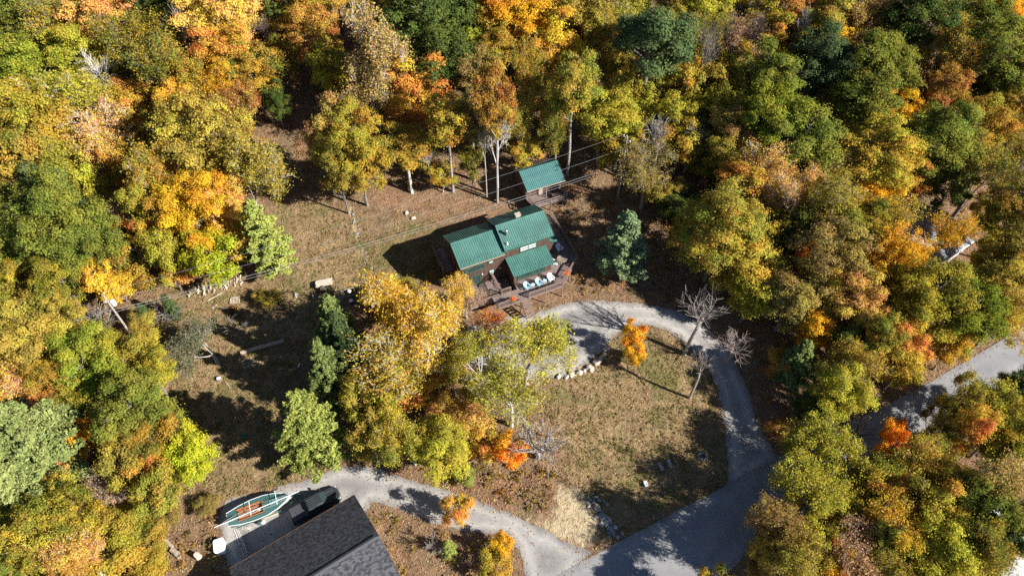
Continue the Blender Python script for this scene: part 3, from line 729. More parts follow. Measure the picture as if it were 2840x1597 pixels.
def open_variant(seed, H, R, fork, nleaf, lsize, droop=0.0, twig=4, up=.35, lean=(0, 0), thick=1.0):
    """tree whose branches show: recursive limbs down to twigs, loose leaf sprays at the ends (or none)"""
    rr = random.Random(seed); rs = np.random.default_rng(seed)
    t = MB(); tips = []
    def grow(p, d, L, r, lev):
        n = 4 if lev < 2 else 3
        pts = [p]; rad = [r]; q = p.copy(); dd = d.copy()
        for i in range(n):
            dd = (dd + Vector((rr.gauss(0, .17), rr.gauss(0, .17), rr.gauss(0, .12) + up * .22 - droop * .2 * lev))).normalized()
            q = q + dd * L / n; pts.append(q.copy()); rad.append(max(.02, r * (1 - .62 * (i + 1) / n)))
        t.tube(pts, rad, 7 if lev == 0 else 4 if lev < 3 else 3, False)
        if lev >= twig: tips.append(q); return
        if lev >= twig - 1: tips.append(q)
        nb = ([5, 5, 4, 3, 3] if twig > 3 else [6, 7, 6, 5])[lev]
        for k in range(nb):
            f = rr.uniform(.3, 1.0) if lev else rr.uniform(.45, 1.0)
            i = min(n - 1, int(f * n)); base = pts[i].lerp(pts[i + 1], f * n - i if f < 1 else 1)
            ang = rr.uniform(.45, 1.05); ax = dd.orthogonal().normalized(); ax.rotate(Matrix.Rotation(rr.uniform(0, 6.28), 3, dd))
            nd = (dd * math.cos(ang) + ax * math.sin(ang)).normalized()
            grow(base, nd, L * rr.uniform(.5, .72), max(.021, r * (1 - .6 * f) * .62), lev + 1)
    tr = (.014 * H + .05) * thick
    top = Vector((lean[0] * fork, lean[1] * fork, fork))
    t.tube([Vector((0, 0, -.4)), Vector((0, 0, 0)), top * .5 + Vector((rr.uniform(-.1, .1), rr.uniform(-.1, .1), 0)), top], [tr * 1.5, tr * 1.15, tr, tr * .85], 8)
    for k in range(rr.randint(3, 4)):
        a = rr.uniform(0, 6.28) if k else 0; ti = rr.uniform(.35, .8) if k else .08
        grow(top, (Vector((math.cos(a) * math.sin(ti), math.sin(a) * math.sin(ti), math.cos(ti))) + Vector((lean[0], lean[1], 0))).normalized(), (H - fork) * rr.uniform(.5, .62), tr * .6, 0 if twig > 3 else 1)
    V = np.array(t.v); up_ = V[V[:, 2] > fork]
    r0 = np.percentile(np.hypot(up_[:, 0] - lean[0] * fork, up_[:, 1] - lean[1] * fork), 96); k = R / r0
    hz = (H - fork) / max(.5, up_[:, 2].max() - fork)
    def fit(P):
        P = np.array(P, float); s = np.clip((P[:, 2] - fork * .8) / (fork * .4 + .1), 0, 1)
        P[:, 0] = P[:, 0] * (1 + s * (k - 1)); P[:, 1] = P[:, 1] * (1 + s * (k - 1))
        P[:, 2] = np.where(P[:, 2] > fork, fork + (P[:, 2] - fork) * hz, P[:, 2]); return P
    t.v = [tuple(a) for a in fit(t.v)]
    out = dict(trunk=t.mesh("trunk", M['bark']), H=H, R=R, zc=fork + (H - fork) * .55, crown=None)
    if nleaf:
        T = fit([tuple(a) for a in tips]); m = len(T); k = nleaf
        cen = np.repeat(T, k, 0) + rs.normal(size=(m * k, 3)) * np.array([.30, .30, .22])
        cl = np.repeat(rs.random(m), k)
        out['crown'] = leaf_mesh("crown", cen, rs.normal(size=(m * k, 3)) * .7 + np.array([0, 0, .5]), lsize * rs.uniform(.6, 1.3, m * k), .62, np.clip(rs.normal(.5, .2, m * k), 0, 1), cl, M['leaf'])
    return out

VAR = {}
VAR['b'] = [crown_variant(10 + i, 16.5, 4.7, 2.6 + (i % 4) * .9, 27 + i % 5, 18, 72, .135) for i in range(8)]
VAR['B'] = [crown_variant(40 + i, 19.0, 6.4, 3.8, 40, 21, 76, .145) for i in range(3)]
VAR['r'] = [crown_variant(60 + i, 7.5, 2.9, 1.2, 16, 14, 56, .115) for i in range(4)]
VAR['h'] = [crown_variant(50 + i, 18.5, 4.3, 9.0, 24, 17, 70, .135) for i in range(3)]
VAR['u'] = [crown_variant(80 + i, 2.6, 1.7, .15, 9, 9, 30, .12) for i in range(3)]
VAR['p'] = [conifer_variant(100 + i, 15, 3.6, 2.0, .22, .06, 80) for i in range(3)]
VAR['P'] = [conifer_variant(120 + i, 18, 6.2, 3.0, .24, .03, 80) for i in range(2)]
VAR['q'] = [conifer_variant(140 + i, 8, 2.5, .6, .2, .08, 60) for i in range(2)]
VAR['s'] = [open_variant(160 + i, 15, 4.6, 4.5, 7, .125) for i in range(4)]
VAR['m'] = [open_variant(240 + i, 16, 4.7, 4.0, 12, .13) for i in range(4)]
VAR['d'] = [open_variant(180 + i, 11, 3.4, 5.4, 0, .15, twig=3, thick=1.35, lean=(.12, .05)) for i in range(3)]
VAR['k'] = [open_variant(190 + i, 8, 4.2, 2.6, 2, .11, twig=3, thick=2.1, lean=(.1, .1)) for i in range(2)]
VAR['t'] = [open_variant(200 + i, 12, 3.8, 4.0, 2, .13) for i in range(3)]
VAR['w'] = [open_variant(220 + i, 3.2, 2.0, .3, 0, .1, twig=3) for i in range(2)]

# leaf colours: main, and the patches through it
PAL = dict(
    green=((.13, .175, .033), (.25, .235, .04)), grey=((.15, .15, .075), (.21, .20, .11)), dkgreen=((.065, .105, .028), (.13, .155, .034)), bluegreen=((.085, .14, .06), (.14, .175, .06)),
    bright=((.17, .23, .028), (.30, .29, .035)), lime=((.33, .38, .03), (.42, .41, .03)), ygreen=((.32, .32, .04), (.46, .38, .05)),
    olive=((.26, .235, .045), (.43, .31, .055)), greyolive=((.26, .22, .065), (.38, .27, .07)), gold=((.50, .325, .047), (.38, .31, .047)),
    tan=((.46, .33, .11), (.40, .28, .08)), yellow=((.64, .45, .055), (.60, .36, .04)), sun=((.72, .45, .03), (.66, .35, .035)),
    orange=((.58, .28, .06), (.52, .34, .05)), peach=((.62, .36, .12), (.60, .40, .08)), rust=((.38, .175, .05), (.44, .26, .05)),
    brown=((.31, .205, .075), (.40, .265, .065)), red=((.58, .13, .03), (.60, .26, .035)), fire=((.75, .25, .025), (.75, .40, .03)),
    goldgreen=((.43, .315, .05), (.21, .225, .038)), greengold=((.165, .20, .033), (.44, .31, .042)), greenorange=((.15, .18, .035), (.50, .27, .045)),
    palepine=((.24, .28, .065), (.32, .345, .08)), sagepine=((.20, .245, .08), (.27, .30, .10)), pine=((.12, .165, .05), (.19, .225, .068)), bluepine=((.15, .215, .11), (.22, .28, .13)), dkpine=((.055, .085, .032), (.08, .11, .04)),
    pinkbrown=((.38, .235, .15), (.44, .27, .12)))
GREYB, PALEB, DARKB, WHITEB = (.2, .18, .16), (.33, .30, .275), (.08, .068, .058), (.50, .475, .45)
NAMES = dict(k='crooked_tree', m='broadleaf_tree', h='broadleaf_tree', b='broadleaf_tree', B='broadleaf_tree', r='small_tree', u='shrub', p='pine_tree', P='pine_tree', q='young_pine', s='open_tree', t='thinning_tree', d='bare_tree', w='bare_shrub')
CATS = dict(k='bare tree', m='tree', h='tree', b='tree', B='tree', r='small tree', u='shrub', p='pine tree', P='pine tree', q='small pine', s='tree', t='tree', d='bare tree', w='bare shrub')
GROUPS = dict(k='half bare trees', m='broadleaf trees in autumn colour', h='broadleaf trees in autumn colour', b='broadleaf trees in autumn colour', B='broadleaf trees in autumn colour', r='small trees and saplings', u='shrubs on the slopes', p='pines among the broadleaf trees', P='pines among the broadleaf trees', q='pines among the broadleaf trees', s='half bare trees', t='half bare trees', d='leafless trees', w='leafless shrubs')
TR = random.Random(77)
CROWNS = []; LABELS = []
def tree(kind, px, py, rpx, pal, label, H=None, base=None, bark=None, var=None, name=None, rz=None):
    """crown centred at photo point (px, py) and rpx wide, or trunk foot at base"""
    if kind == 'b' and pal not in ('green', 'dkgreen', 'bright', 'bluegreen') and TR.random() < .33: kind = 'm'; bark = bark or TR.choice((GREYB, PALEB, WHITEB))
    vs = VAR[kind]; v = vs[var % len(vs)] if var is not None else TR.choice(vs)
    if base:
        P = site(*base); r = rpx / (FPX / depth((P.x, P.y, P.z + v['zc'])))
    else:
        r = v['R']; P = None
        for i in range(4):
            s = r / v['R']; hh = (H or v['H'] * s ** .75); hc = v['zc'] * hh / v['H']
            Q = site(px, py, hc); r = rpx / (FPX / depth(Q))
        P = Vector((Q.x, Q.y, hg(Q.x, Q.y)))
    s = r / v['R']; hh = H or v['H'] * s ** .75
    if kind in 'bBhsrmt': s *= 1.1
    CROWNS.append((px, py, rpx)); LABELS.append(label)
    jit = 1 + TR.uniform(-.16, .16)
    e = thing(name or NAMES[kind], label, CATS[kind], (P.x, P.y, P.z), TR.uniform(0, 6.28) if rz is None else rz, GROUPS[kind], (s, s * jit, hh / v['H']))
    bk = bark or (GREYB if kind in 'bBhrsm' else DARKB if kind in 'pPq' else GREYB)
    t = bpy.data.objects.new("trunk", v['trunk']); COL.objects.link(t); t.parent = e; t.color = (*bk, 1)
    if v['crown'] is not None:
        c = bpy.data.objects.new("crown", v['crown']); COL.objects.link(c); c.parent = e
        a, b2 = PAL[pal]; k = TR.uniform(.92, 1.2)
        c.color = (*[min(.9, x * k) for x in a], 1); c['tone'] = [min(.9, x * k) for x in b2]
    return e
# ------------------------------------------------------------------ the trees (kind, x, y, radius, colour, label)
T = tree
# upper left wood
T('b', 30, 55, 80, 'green', "mid green oak in the top left corner of the photo")
T('b', 148, 62, 92, 'goldgreen', "wide olive and gold crown second from the top left corner")
T('b', 280, 45, 82, 'peach', "peach orange crown at the top edge, left of the dark gap")
T('b', 418, 15, 62, 'dkgreen', "shaded dark green tree cut by the top edge between two orange crowns")
T('b', 385, 108, 86, 'greengold', "domed green crown with gilded patches below the shaded top edge tree")
T('b', 440, 212, 92, 'goldgreen', "olive gold crown just below the domed green one")
T('b', 52, 118, 70, 'green', "green crown on the left edge under the corner oak")
T('b', 76, 208, 86, 'bright', "bright fresh green crown near the left edge, high in the photo")
T('b', 206, 160, 76, 'ygreen', "yellow green crown right of the bright fresh green one")
T('b', 206, 268, 88, 'ygreen', "vivid yellow green crown beside the pale leaning dead trunk")
T('B', 74, 340, 118, 'gold', "very broad gold crown on the left edge under the yellow green trees")
T('b', 60, 425, 92, 'goldgreen', "olive crown on the left edge below the very broad gold one")
T('B', 610, 55, 112, 'peach', "tall peach orange maple at the top edge, largest orange crown there")
T('b', 612, 145, 84, 'orange', "deep orange maple directly below the tall peach one")
T('d', 728, 62, 62, 'brown', "leafless dark twigged tree between the tall peach maple and the forest track", bark=(.12, .095, .09))
T('r', 715, 70, 46, 'rust', "small rusty tree tangled in the dark leafless one", H=9)
T('b', 700, 205, 66, 'greenorange', "green crown flecked with orange beside the dark forest track")
T('b', 620, 222, 66, 'sun', "bright golden orange crown between the deep orange maple and olive dome")
T('b', 505, 240, 72, 'gold', "gold brown crown right of the pale leaning dead trunk")
T('b', 500, 308, 66, 'yellow', "yellow crown above the large olive dome on the left")
T('b', 664, 300, 74, 'rust', "dark rusty crown with one bare stem beneath, beside the forest track", H=15)
T('s', 288, 362, 82, 'peach', "pale peach tree with white bare limbs showing through, left wood", bark=WHITEB)
T('B', 575, 392, 122, 'olive', "large smooth olive dome left of the forest track")
T('b', 672, 468, 96, 'olive', "brownish olive crown at the corner where track meets clearing")
T('b', 448, 470, 90, 'gold', "golden crown under the white limbed peach tree")
T('b', 170, 462, 84, 'ygreen', "yellow olive crown left of the golden one, mid left wood")
T('b', 30, 500, 60, 'peach', "pale peach crown touching the left edge a third of the way down")
T('b', 120, 540, 86, 'bluegreen', "dusty grey green crown above the large green oak on the left")
T('b', 762, 275, 40, 'dkgreen', "dark green tree leaning over the left side of the forest track")
T('b', 872, 108, 66, 'rust', "shaded rust crown over the far end of the forest track")
T('b', 872, 25, 66, 'gold', "golden crown at the top edge over the forest track")
T('b', 785, 8, 60, 'dkgreen', "dark green crown cut by the top edge beside the forest track")
T('d', 320, 255, 40, 'tan', "pale dead trunk leaning left out of the yellow crowns", base=(352, 345), bark=WHITEB, H=14)
T('d', 470, 150, 52, 'tan', "thin grey dead tree leaning among orange and green crowns", base=(560, 260), bark=PALEB, H=19)
T('r', 330, 300, 50, 'gold', "small gold tree under the pale leaning dead trunk", H=10)
# left, at and below the middle
T('B', 165, 622, 132, 'green', "largest deep green oak at the left of the photo")
T('b', 85, 668, 88, 'green', "green crown at the left foot of the largest deep green oak")
T('b', 245, 690, 88, 'green', "green crown at the right foot of the largest deep green oak")
T('b', 28, 580, 66, 'green', "green crown on the left edge beside the largest deep green oak")
T('t', 22, 640, 50, 'orange', "twiggy orange tree with bare pale branches on the left edge", bark=PALEB)
T('b', 30, 730, 66, 'greengold', "green and gold crown on the left edge above the brown gap")
T('t', 325, 585, 66, 'orange', "thinning orange tree with bare limbs right of the largest green oak", bark=PALEB)
T('r', 335, 645, 46, 'orange', "low orange tree under the thinning orange one", H=8)
T('b', 425, 566, 84, 'gold', "glowing gold crown left of the orange maple by the clearing")
T('b', 445, 640, 62, 'orange', "reddish orange crown under the glowing gold one", H=11)
T('B', 556, 585, 100, 'sun', "big golden orange maple nearest the left of the clearing")
T('b', 625, 572, 60, 'peach', "pale orange crown between the golden orange maple and the pale pine", H=14)
T('r', 590, 712, 72, 'lime', "round lime yellow tree standing behind the firewood row", H=10)
T('r', 525, 690, 50, 'olive', "low olive tree left of the round lime yellow tree", H=9)
T('r', 510, 742, 54, 'orange', "low orange maple bush under the wires at the edge of the wood", H=6)
T('r', 390, 712, 68, 'greenorange', "green and orange understorey tree under the reddish orange crown", H=9)
T('r', 664, 672, 54, 'gold', "small gold tree tucked against the pale pine", H=9)
T('p', 726, 650, 78, 'palepine', "tall pale yellow green pine on the left edge of the clearing", H=14)
T('r', 275, 772, 52, 'yellow', "bright yellow small tree above the transformer pole", H=9)
T('r', 325, 792, 44, 'yellow', "yellow bush right behind the transformer pole", H=6)
T('b', 165, 772, 66, 'greengold', "green crown with gilt tips left of the bright yellow small tree")
T('r', 20, 790, 50, 'orange', "low orange tree on the left edge over brown leaf litter", H=7)
T('r', 24, 838, 50, 'ygreen', "low yellow green tree on the left edge under the wires", H=6)
T('r', 85, 830, 40, 'rust', "low rusty shrub in the brown gap near the left edge", H=5)
T('b', 178, 872, 48, 'olive', "olive crown left of the transformer pole", H=9)
T('b', 55, 955, 96, 'olive', "olive crown on the left edge level with the pole foot")
T('b', 238, 985, 80, 'bright', "fresh green crown at the foot of the transformer pole", H=11)
T('b', 350, 1000, 88, 'greengold', "green crown with ochre tips left of the twisted ragged conifer", H=11)
T('b', 255, 1042, 90, 'bright', "bright leafy green crown below the fresh green one", H=12)
T('b', 425, 1042, 64, 'ygreen', "yellow green crown on the left rim of the shaded clearing", H=10)
T('b', 58, 1035, 72, 'peach', "peach orange crown on the left edge above the big pale pine")
T('b', 148, 1058, 56, 'gold', "gold crown between the peach crown and the bright leafy green", H=12)
T('s', 572, 950, 88, 'grey', "twisted ragged conifer with curving bare branches beside the clearing", H=7, bark=PALEB, var=1)
T('w', 265, 890, 58, 'brown', "tangle of grey leafless twigs in front of the transformer pole", H=4)
T('w', 640, 900, 42, 'brown', "grey leafless bush between the ragged conifer and the shadow", H=3)
T('w', 470, 860, 48, 'brown', "grey leafless bush left of the ragged conifer", H=3)
T('q', 468, 848, 24, 'dkpine', "thin dark young spruce under the firewood row", H=5)
T('q', 400, 870, 26, 'dkpine', "stunted dark young spruce right of the transformer pole", H=4.5)
T('r', 390, 905, 40, 'olive', "low olive bush right of the pole foot", H=3.5)
T('P', 88, 1215, 152, 'sagepine', "huge pale sage pine filling the lower left edge")
T('P', 35, 1345, 122, 'sagepine', "pale sage pine on the left edge just below the huge one", H=16)
T('b', 168, 1105, 48, 'orange', "small orange crown peeping over the huge sage pine", H=11)
T('r', 255, 1208, 58, 'fire', "fiery orange small tree right of the huge sage pine", H=9)
T('r', 288, 1275, 48, 'orange', "low orange tree below the fiery one", H=7)
T('r', 206, 1292, 36, 'peach', "small peach tree wedged against the huge sage pine", H=7)
T('b', 370, 1140, 94, 'green', "glossy pale flecked green crown in the lower left")
T('b', 424, 1222, 72, 'greenorange', "olive green crown with red flecks beside the lime tree", H=10)
T('r', 530, 1250, 54, 'lime', "brilliant lime tree at the lower left of the clearing", H=9)
T('r', 542, 1300, 42, 'lime', "low lime bush at the foot of the brilliant lime tree", H=5)
T('r', 470, 1310, 36, 'ygreen', "small yellow green bush left of the low lime bush", H=4)
T('r', 160, 1372, 58, 'gold', "golden orange small tree in the lower left corner wood", H=9)
T('r', 105, 1395, 44, 'yellow', "small yellow tree at the hem of the sage pines", H=8)
T('q', 225, 1335, 44, 'dkpine', "dark young pine between the orange trees and pinkish twigs", H=6)
T('t', 272, 1368, 68, 'pinkbrown', "pinkish brown twiggy tree with pale bare stems, lower left", H=7, bark=PALEB)
T('r', 370, 1395, 64, 'olive', "low olive shrub patch below the pinkish twiggy tree", H=4)
T('r', 332, 1455, 72, 'goldgreen', "ochre and green shrub left of the fallen log pieces", H=4.5)
T('r', 300, 1530, 90, 'gold', "spreading ochre small tree at the bottom edge, left of the stump", H=6.5)
T('r', 405, 1500, 58, 'goldgreen', "low ochre bush beside the fallen log pieces", H=3.5)
T('r', 412, 1575, 52, 'gold', "low gold bush at the bottom edge near the stump", H=3.5)
T('r', 455, 1420, 46, 'greyolive', "faded low bush on the dry slope left of the sailboat", H=2.6)
T('r', 575, 1400, 34, 'greyolive', "sparse olive bush at the stern of the sailboat", H=2)
T('B', 108, 1500, 108, 'greengold', "wide green and ochre crown in the lower left corner")
T('b', 30, 1478, 72, 'bright', "green crown on the left edge in the lower left corner")
T('b', 205, 1535, 62, 'peach', "pale peach crown at the bottom edge, lower left", H=12)
T('b', 190, 1590, 58, 'orange', "orange crown cut by the bottom edge, lower left", H=12)
T('b', 40, 1580, 70, 'green', "deep green crown cut by the bottom left corner")
T('P', 850, 1178, 112, 'palepine', "big pale yellow green pine above the pickup truck", H=16)
# clearing and the middle
T('p', 928, 898, 70, 'pine', "green pine right of the shaded clearing, behind the yellow birch", H=12.5)
T('p', 905, 1030, 70, 'pine', "dark green pine below the other one beside the yellow birch", H=15)
T('p', 950, 955, 70, 'dkpine', "shaded pine between the two green pines", H=15)
T('r', 745, 828, 30, 'olive', "low yellowish bush beside the pallet", H=1.8)
T('u', 720, 820, 22, 'olive', "tiny yellow green bush in the grass near the pallet")
T('s', 1075, 865, 118, 'yellow', "large yellow birch with white branches in front of the house", H=15, bark=WHITEB, var=0)
T('s', 1225, 915, 104, 'yellow', "yellow birch crown touching the front deck of the house", H=15, bark=WHITEB, var=2)
T('s', 1125, 990, 124, 'gold', "golden birch with white branches, lowest of the three in front of the house", H=14, bark=WHITEB, var=3)
T('s', 1255, 800, 48, 'yellow', "slim yellow birch top reaching over the lower deck", H=11, bark=WHITEB, var=1)
T('b', 1090, 845, 66, 'sun', "golden leafy crown behind the large yellow birch", H=9)
T('r', 1160, 1075, 76, 'orange', "orange undergrowth tree below the golden birch", H=7)
T('r', 1240, 1010, 60, 'goldgreen', "olive gold small tree between the birches and red tree", H=8)
T('r', 1010, 1060, 40, 'gold', "small gold tree at the left foot of the birches", H=6)
T('s', 1330, 990, 78, 'ygreen', "airy yellow tree between the birches and the gravel turnaround", H=11, bark=WHITEB, var=1)
T('t', 1352, 900, 56, 'red', "slim sparse red maple in front of the deck stairs", H=10, bark=(.3, .2, .17))
T('t', 1290, 830, 48, 'pinkbrown', "reddish thinning tree against the deck corner", H=6, bark=(.3, .25, .23))
T('s', 1462, 965, 108, 'ygreen', "airy yellow green tree overhanging the gravel turnaround", H=12, bark=PALEB, var=0)
T('s', 1400, 1030, 104, 'ygreen', "airy yellow green tree with a pale trunk foot, below the turnaround", base=(1418, 1180), H=16, bark=WHITEB, var=2)
T('r', 1330, 1085, 50, 'olive', "low olive tree between the airy yellow green trees and the birches", H=6)
T('r', 1310, 1165, 62, 'peach', "peach orange small tree left of the pale trunk foot", H=6)
T('r', 1245, 1150, 52, 'peach', "pale orange bush behind the green and gold tree", H=5)
T('b', 1135, 1215, 84, 'greengold', "green tree with gold tips above the lower drive", H=10)
T('b', 1225, 1250, 78, 'ygreen', "yellow green tree right of the green and gold one above the lower drive", H=9.5)
T('r', 1045, 1165, 48, 'dkgreen', "shaded green small tree between pines and lower drive", H=7)
T('r', 1412, 1255, 46, 'fire', "glowing orange small tree beside the bare grey trunk", H=6)
T('r', 1350, 1235, 52, 'orange', "orange small tree left of the glowing orange one", H=5.5)
T('r', 1292, 1322, 28, 'palepine', "low pale green bush on the bank of the lower drive", H=2.5)
T('k', 1530, 1175, 78, 'brown', "nearly bare crooked tree with a stout grey trunk left of the lawn", base=(1492, 1268), H=8, bark=(.3, .275, .26), var=0)
T('r', 1758, 935, 36, 'fire', "single fiery orange maple on the lawn", H=6.5)
T('r', 1762, 985, 30, 'sun', "low golden branches at the foot of the fiery orange maple", H=4)
T('d', 1950, 820, 74, 'brown', "bare grey tree rising over the bend of the gravel drive", base=(1898, 982), H=11.5, bark=(.30, .265, .24), var=0, rz=0)
T('d', 1990, 990, 44, 'gold', "thin nearly leafless tree standing lower on the lawn edge", base=(1912, 1104), H=9.5, bark=(.30, .265, .24), var=2, rz=.3)
T('d', 2040, 945, 50, 'brown', "bare twiggy tree on the dark outer side of the drive bend", H=7, bark=(.27, .22, .2), var=1)
T('p', 1735, 668, 84, 'bluepine', "blue green pine standing alone right of the house", H=12)
T('r', 1268, 1412, 44, 'orange', "thin orange sapling on the island between drive and garage", H=5.5)
T('q', 1241, 1517, 25, 'palepine', "small round green conifer right of the garage", H=2.8)
T('r', 1392, 1512, 32, 'sun', "golden orange bush at the mouth of the lower drive", H=4)
T('r', 1372, 1565, 48, 'gold', "ochre bush at the bottom edge beside the lower drive", H=3.5)
T('w', 1200, 1500, 34, 'brown', "leafless pale sapling between garage and orange sapling", H=3.5)
T('r', 1105, 815, 52, 'olive', "green shrub below the left gable of the house", H=3)
T('r', 1030, 815, 34, 'olive', "low green shrub at the corner of the house shadow", H=2.2)
# behind the house
T('s', 1020, 130, 100, 'tan', "tall tan gold tree with pale limbs right of the forest track", H=21, bark=WHITEB, var=0)
T('s', 1000, 255, 84, 'tan', "lower tan gold tree with bare pale limbs beside the forest track", base=(1050, 380), H=15, bark=WHITEB, var=1)
T('d', 925, 335, 60, 'tan', "bare pale limbs spreading over the forest track", base=(1048, 382), H=10, bark=PALEB, var=2)
T('B', 1175, 70, 118, 'dkgreen', "massive dark green oak at the top, left of centre")
T('b', 1195, 168, 96, 'dkgreen', "dark green crown directly under the massive dark oak")
T('b', 1060, 30, 64, 'olive', "olive crown at the top edge beside the massive dark oak")
T('b', 1368, 25, 76, 'gold', "gold crown at the top edge right of the massive dark oak")
T('b', 1440, 62, 86, 'sun', "golden orange crown below the top edge, near the centre")
T('b', 1530, 15, 66, 'gold', "ochre gold crown cut by the top edge, right of centre")
T('b', 1632, 48, 80, 'olive', "brownish olive dome at the top, right of centre")
T('b', 1750, 25, 72, 'ygreen', "yellow green crown at the top edge beside the brownish olive dome")
T('r', 1312, 128, 50, 'bright', "small fresh green crown between dark oak and gold trees", H=13)
T('b', 1378, 125, 68, 'gold', "mottled gold crown in the middle of the hillside")
T('b', 1530, 145, 84, 'yellow', "bright yellow crown high above the shed")
T('h', 1600, 225, 70, 'goldgreen', "tall yellow olive tree with a bare trunk right of the shed", base=(1573, 484), H=21, bark=PALEB)
T('b', 1662, 122, 72, 'gold', "orange gold crown right of the bright yellow one")
T('b', 1330, 222, 70, 'greyolive', "dull olive crown left of the russet one above the shed")
T('h', 1402, 235, 56, 'rust', "narrow russet crown on a tall grey trunk behind the shed", base=(1380, 562), H=24, bark=PALEB)
T('t', 1388, 310, 52, 'greyolive', "grey twigged thinning tree on a pale trunk left of the shed", base=(1381, 545), H=17, bark=WHITEB, var=0)
T('b', 1466, 230, 54, 'gold', "gold crown between the russet crown and the bright yellow one", H=19)
T('h', 1815, 165, 98, 'bluegreen', "blue green oak standing high over bare dark trunks, right of centre", base=(1770, 360), H=21, bark=GREYB)
T('b', 1158, 250, 80, 'orange', "salmon orange crown right of the tan gold tree")
T('h', 1232, 318, 76, 'gold', "ochre orange crown below the salmon one", base=(1257, 532), H=17, bark=PALEB)
T('B', 985, 412, 86, 'gold', "brownish gold tree at the right of the track mouth", H=18)
T('b', 935, 462, 58, 'olive', "olive brown tree standing lowest at the right of the track mouth", H=15)
T('b', 915, 395, 54, 'brown', "bronze tree leaning into the track from the right", H=19)
T('h', 1098, 432, 78, 'greenorange', "green dome with ochre tips on the leafy slope behind the house", base=(1142, 535), H=12, bark=WHITEB)
T('h', 1320, 335, 64, 'greyolive', "dark olive crown behind thin trunks on the leafy slope", base=(1316, 500), H=15, bark=PALEB)
T('b', 1450, 355, 64, 'olive', "olive green crown right of the tall pale trunk", H=13)
T('b', 1672, 315, 88, 'ygreen', "spreading yellow green crown above the wires, right of the shed", H=14)
T('b', 1545, 330, 58, 'goldgreen', "shaded olive gold crown behind the shed", H=13)
T('r', 1460, 425, 44, 'gold', "low golden branches at the back of the shed", H=7)
T('r', 1308, 455, 34, 'goldgreen', "slim sapling on the leafy slope left of the tall trunks", H=8, bark=PALEB)
T('r', 1225, 485, 38, 'gold', "gold sapling on the leafy slope behind the house", H=6, bark=PALEB)
T('r', 1175, 420, 40, 'olive', "small olive tree left of the gold sapling", H=8)
T('d', 1352, 440, 26, 'brown', "thin straight bare trunk left of the shed", base=(1350, 545), H=15, bark=PALEB, var=1)
T('d', 1195, 470, 24, 'brown', "slender bare trunk among the saplings on the leafy slope", base=(1198, 520), H=9, bark=PALEB, var=0)
T('s', 1800, 460, 76, 'greyolive', "grey olive tree with dry twigs on top, right of the wires", H=12, bark=PALEB, var=3)
T('d', 1830, 375, 48, 'brown', "dry grey twigged tree behind the grey olive one", H=13, bark=PALEB, var=2)
T('d', 1925, 365, 46, 'brown', "silvery leafless tree under the green canopy right of centre", H=10, bark=PALEB, var=1)
T('d', 1885, 290, 40, 'brown', "tall bare leaning trunk behind the silvery leafless tree", base=(1905, 330), H=17, bark=GREYB, var=0)
T('b', 1885, 565, 62, 'dkgreen', "shaded green tree above the blue green pine", H=7)
T('b', 1845, 530, 52, 'olive', "olive crown between the wires and the orange trees", H=7)
T('r', 1905, 640, 44, 'goldgreen', "shaded small tree right of the blue green pine", H=7)
T('d', 1900, 660, 34, 'brown', "small dead tree right of the blue green pine", H=6, bark=PALEB, var=2)
# right wood
T('b', 1945, 35, 74, 'ygreen', "yellow green crown at the top edge above the dull brown tree")
T('b', 1880, 70, 62, 'olive', "olive gold crown at the top beside the blue green oak")
T('b', 1968, 112, 64, 'goldgreen', "gold and green crown left of the dull brown twiggy tree")
T('s', 2068, 108, 68, 'pinkbrown', "dull brown twiggy tree near the top of the right wood", bark=GREYB, var=3)
T('t', 2078, 160, 56, 'brown', "brown thinning tree below the dull brown twiggy one", var=0)
T('b', 2137, 88, 62, 'gold', "orange gold crown right of the dull brown twiggy tree")
T('b', 2190, 35, 66, 'rust', "reddish brown crown at the top edge of the right wood")
T('b', 2080, 15, 56, 'olive', "olive crown at the top edge left of the reddish brown one")
T('b', 2282, 45, 76, 'olive', "olive gold crown right of the reddish brown one at the top")
T('b', 2262, 105, 66, 'goldgreen', "ochre olive crown under the top edge crowns of the right wood")
T('b', 2410, 38, 74, 'brown', "brown gold crown at the top edge, far right wood")
T('b', 2550, 50, 88, 'dkgreen', "dark olive green crown over dark bare trunks, upper right")
T('b', 2722, 62, 78, 'green', "green crown left of the yellow corner tree")
T('b', 2786, 15, 66, 'sun', "bright yellow crown in the top right corner")
T('b', 2825, 70, 48, 'tan', "tan gold crown on the right edge under the yellow corner tree")
T('B', 2765, 165, 110, 'green', "large mid green oak at the upper right edge")
T('b', 2795, 240, 72, 'green', "green crown on the right edge under the large mid green oak")
T('b', 2277, 178, 84, 'bluegreen', "soft green crown at the heart of the upper right wood")
T('B', 2425, 205, 104, 'green', "broad soft green dome in the upper right wood")
T('b', 2388, 285, 84, 'green', "soft green crown below the broad dome")
T('b', 2628, 120, 86, 'gold', "tall ochre gold crown left of the large mid green oak")
T('b', 2600, 185, 66, 'brown', "bronze crown below the tall ochre gold one")
T('b', 2612, 255, 72, 'rust', "burnt orange crown below the bronze one")
T('b', 2130, 232, 84, 'green', "green crown beside the dark leaning trunks, right of centre")
T('b', 2150, 325, 90, 'bright', "fresh green crown in the middle of the right wood")
T('b', 2225, 395, 92, 'green', "rich green crown below and right of the fresh green one")
T('t', 2290, 292, 56, 'brown', "brown twiggy tree between green crowns in the right wood", var=1)
T('b', 2470, 322, 66, 'sun', "golden crown right of the soft green crown")
T('b', 2398, 362, 62, 'peach', "orange pink crown left of the golden one")
T('B', 2440, 445, 100, 'gold', "wide bronze gold crown in the right wood")
T('B', 2600, 405, 104, 'green', "large rounded green tree standing out in the right wood")
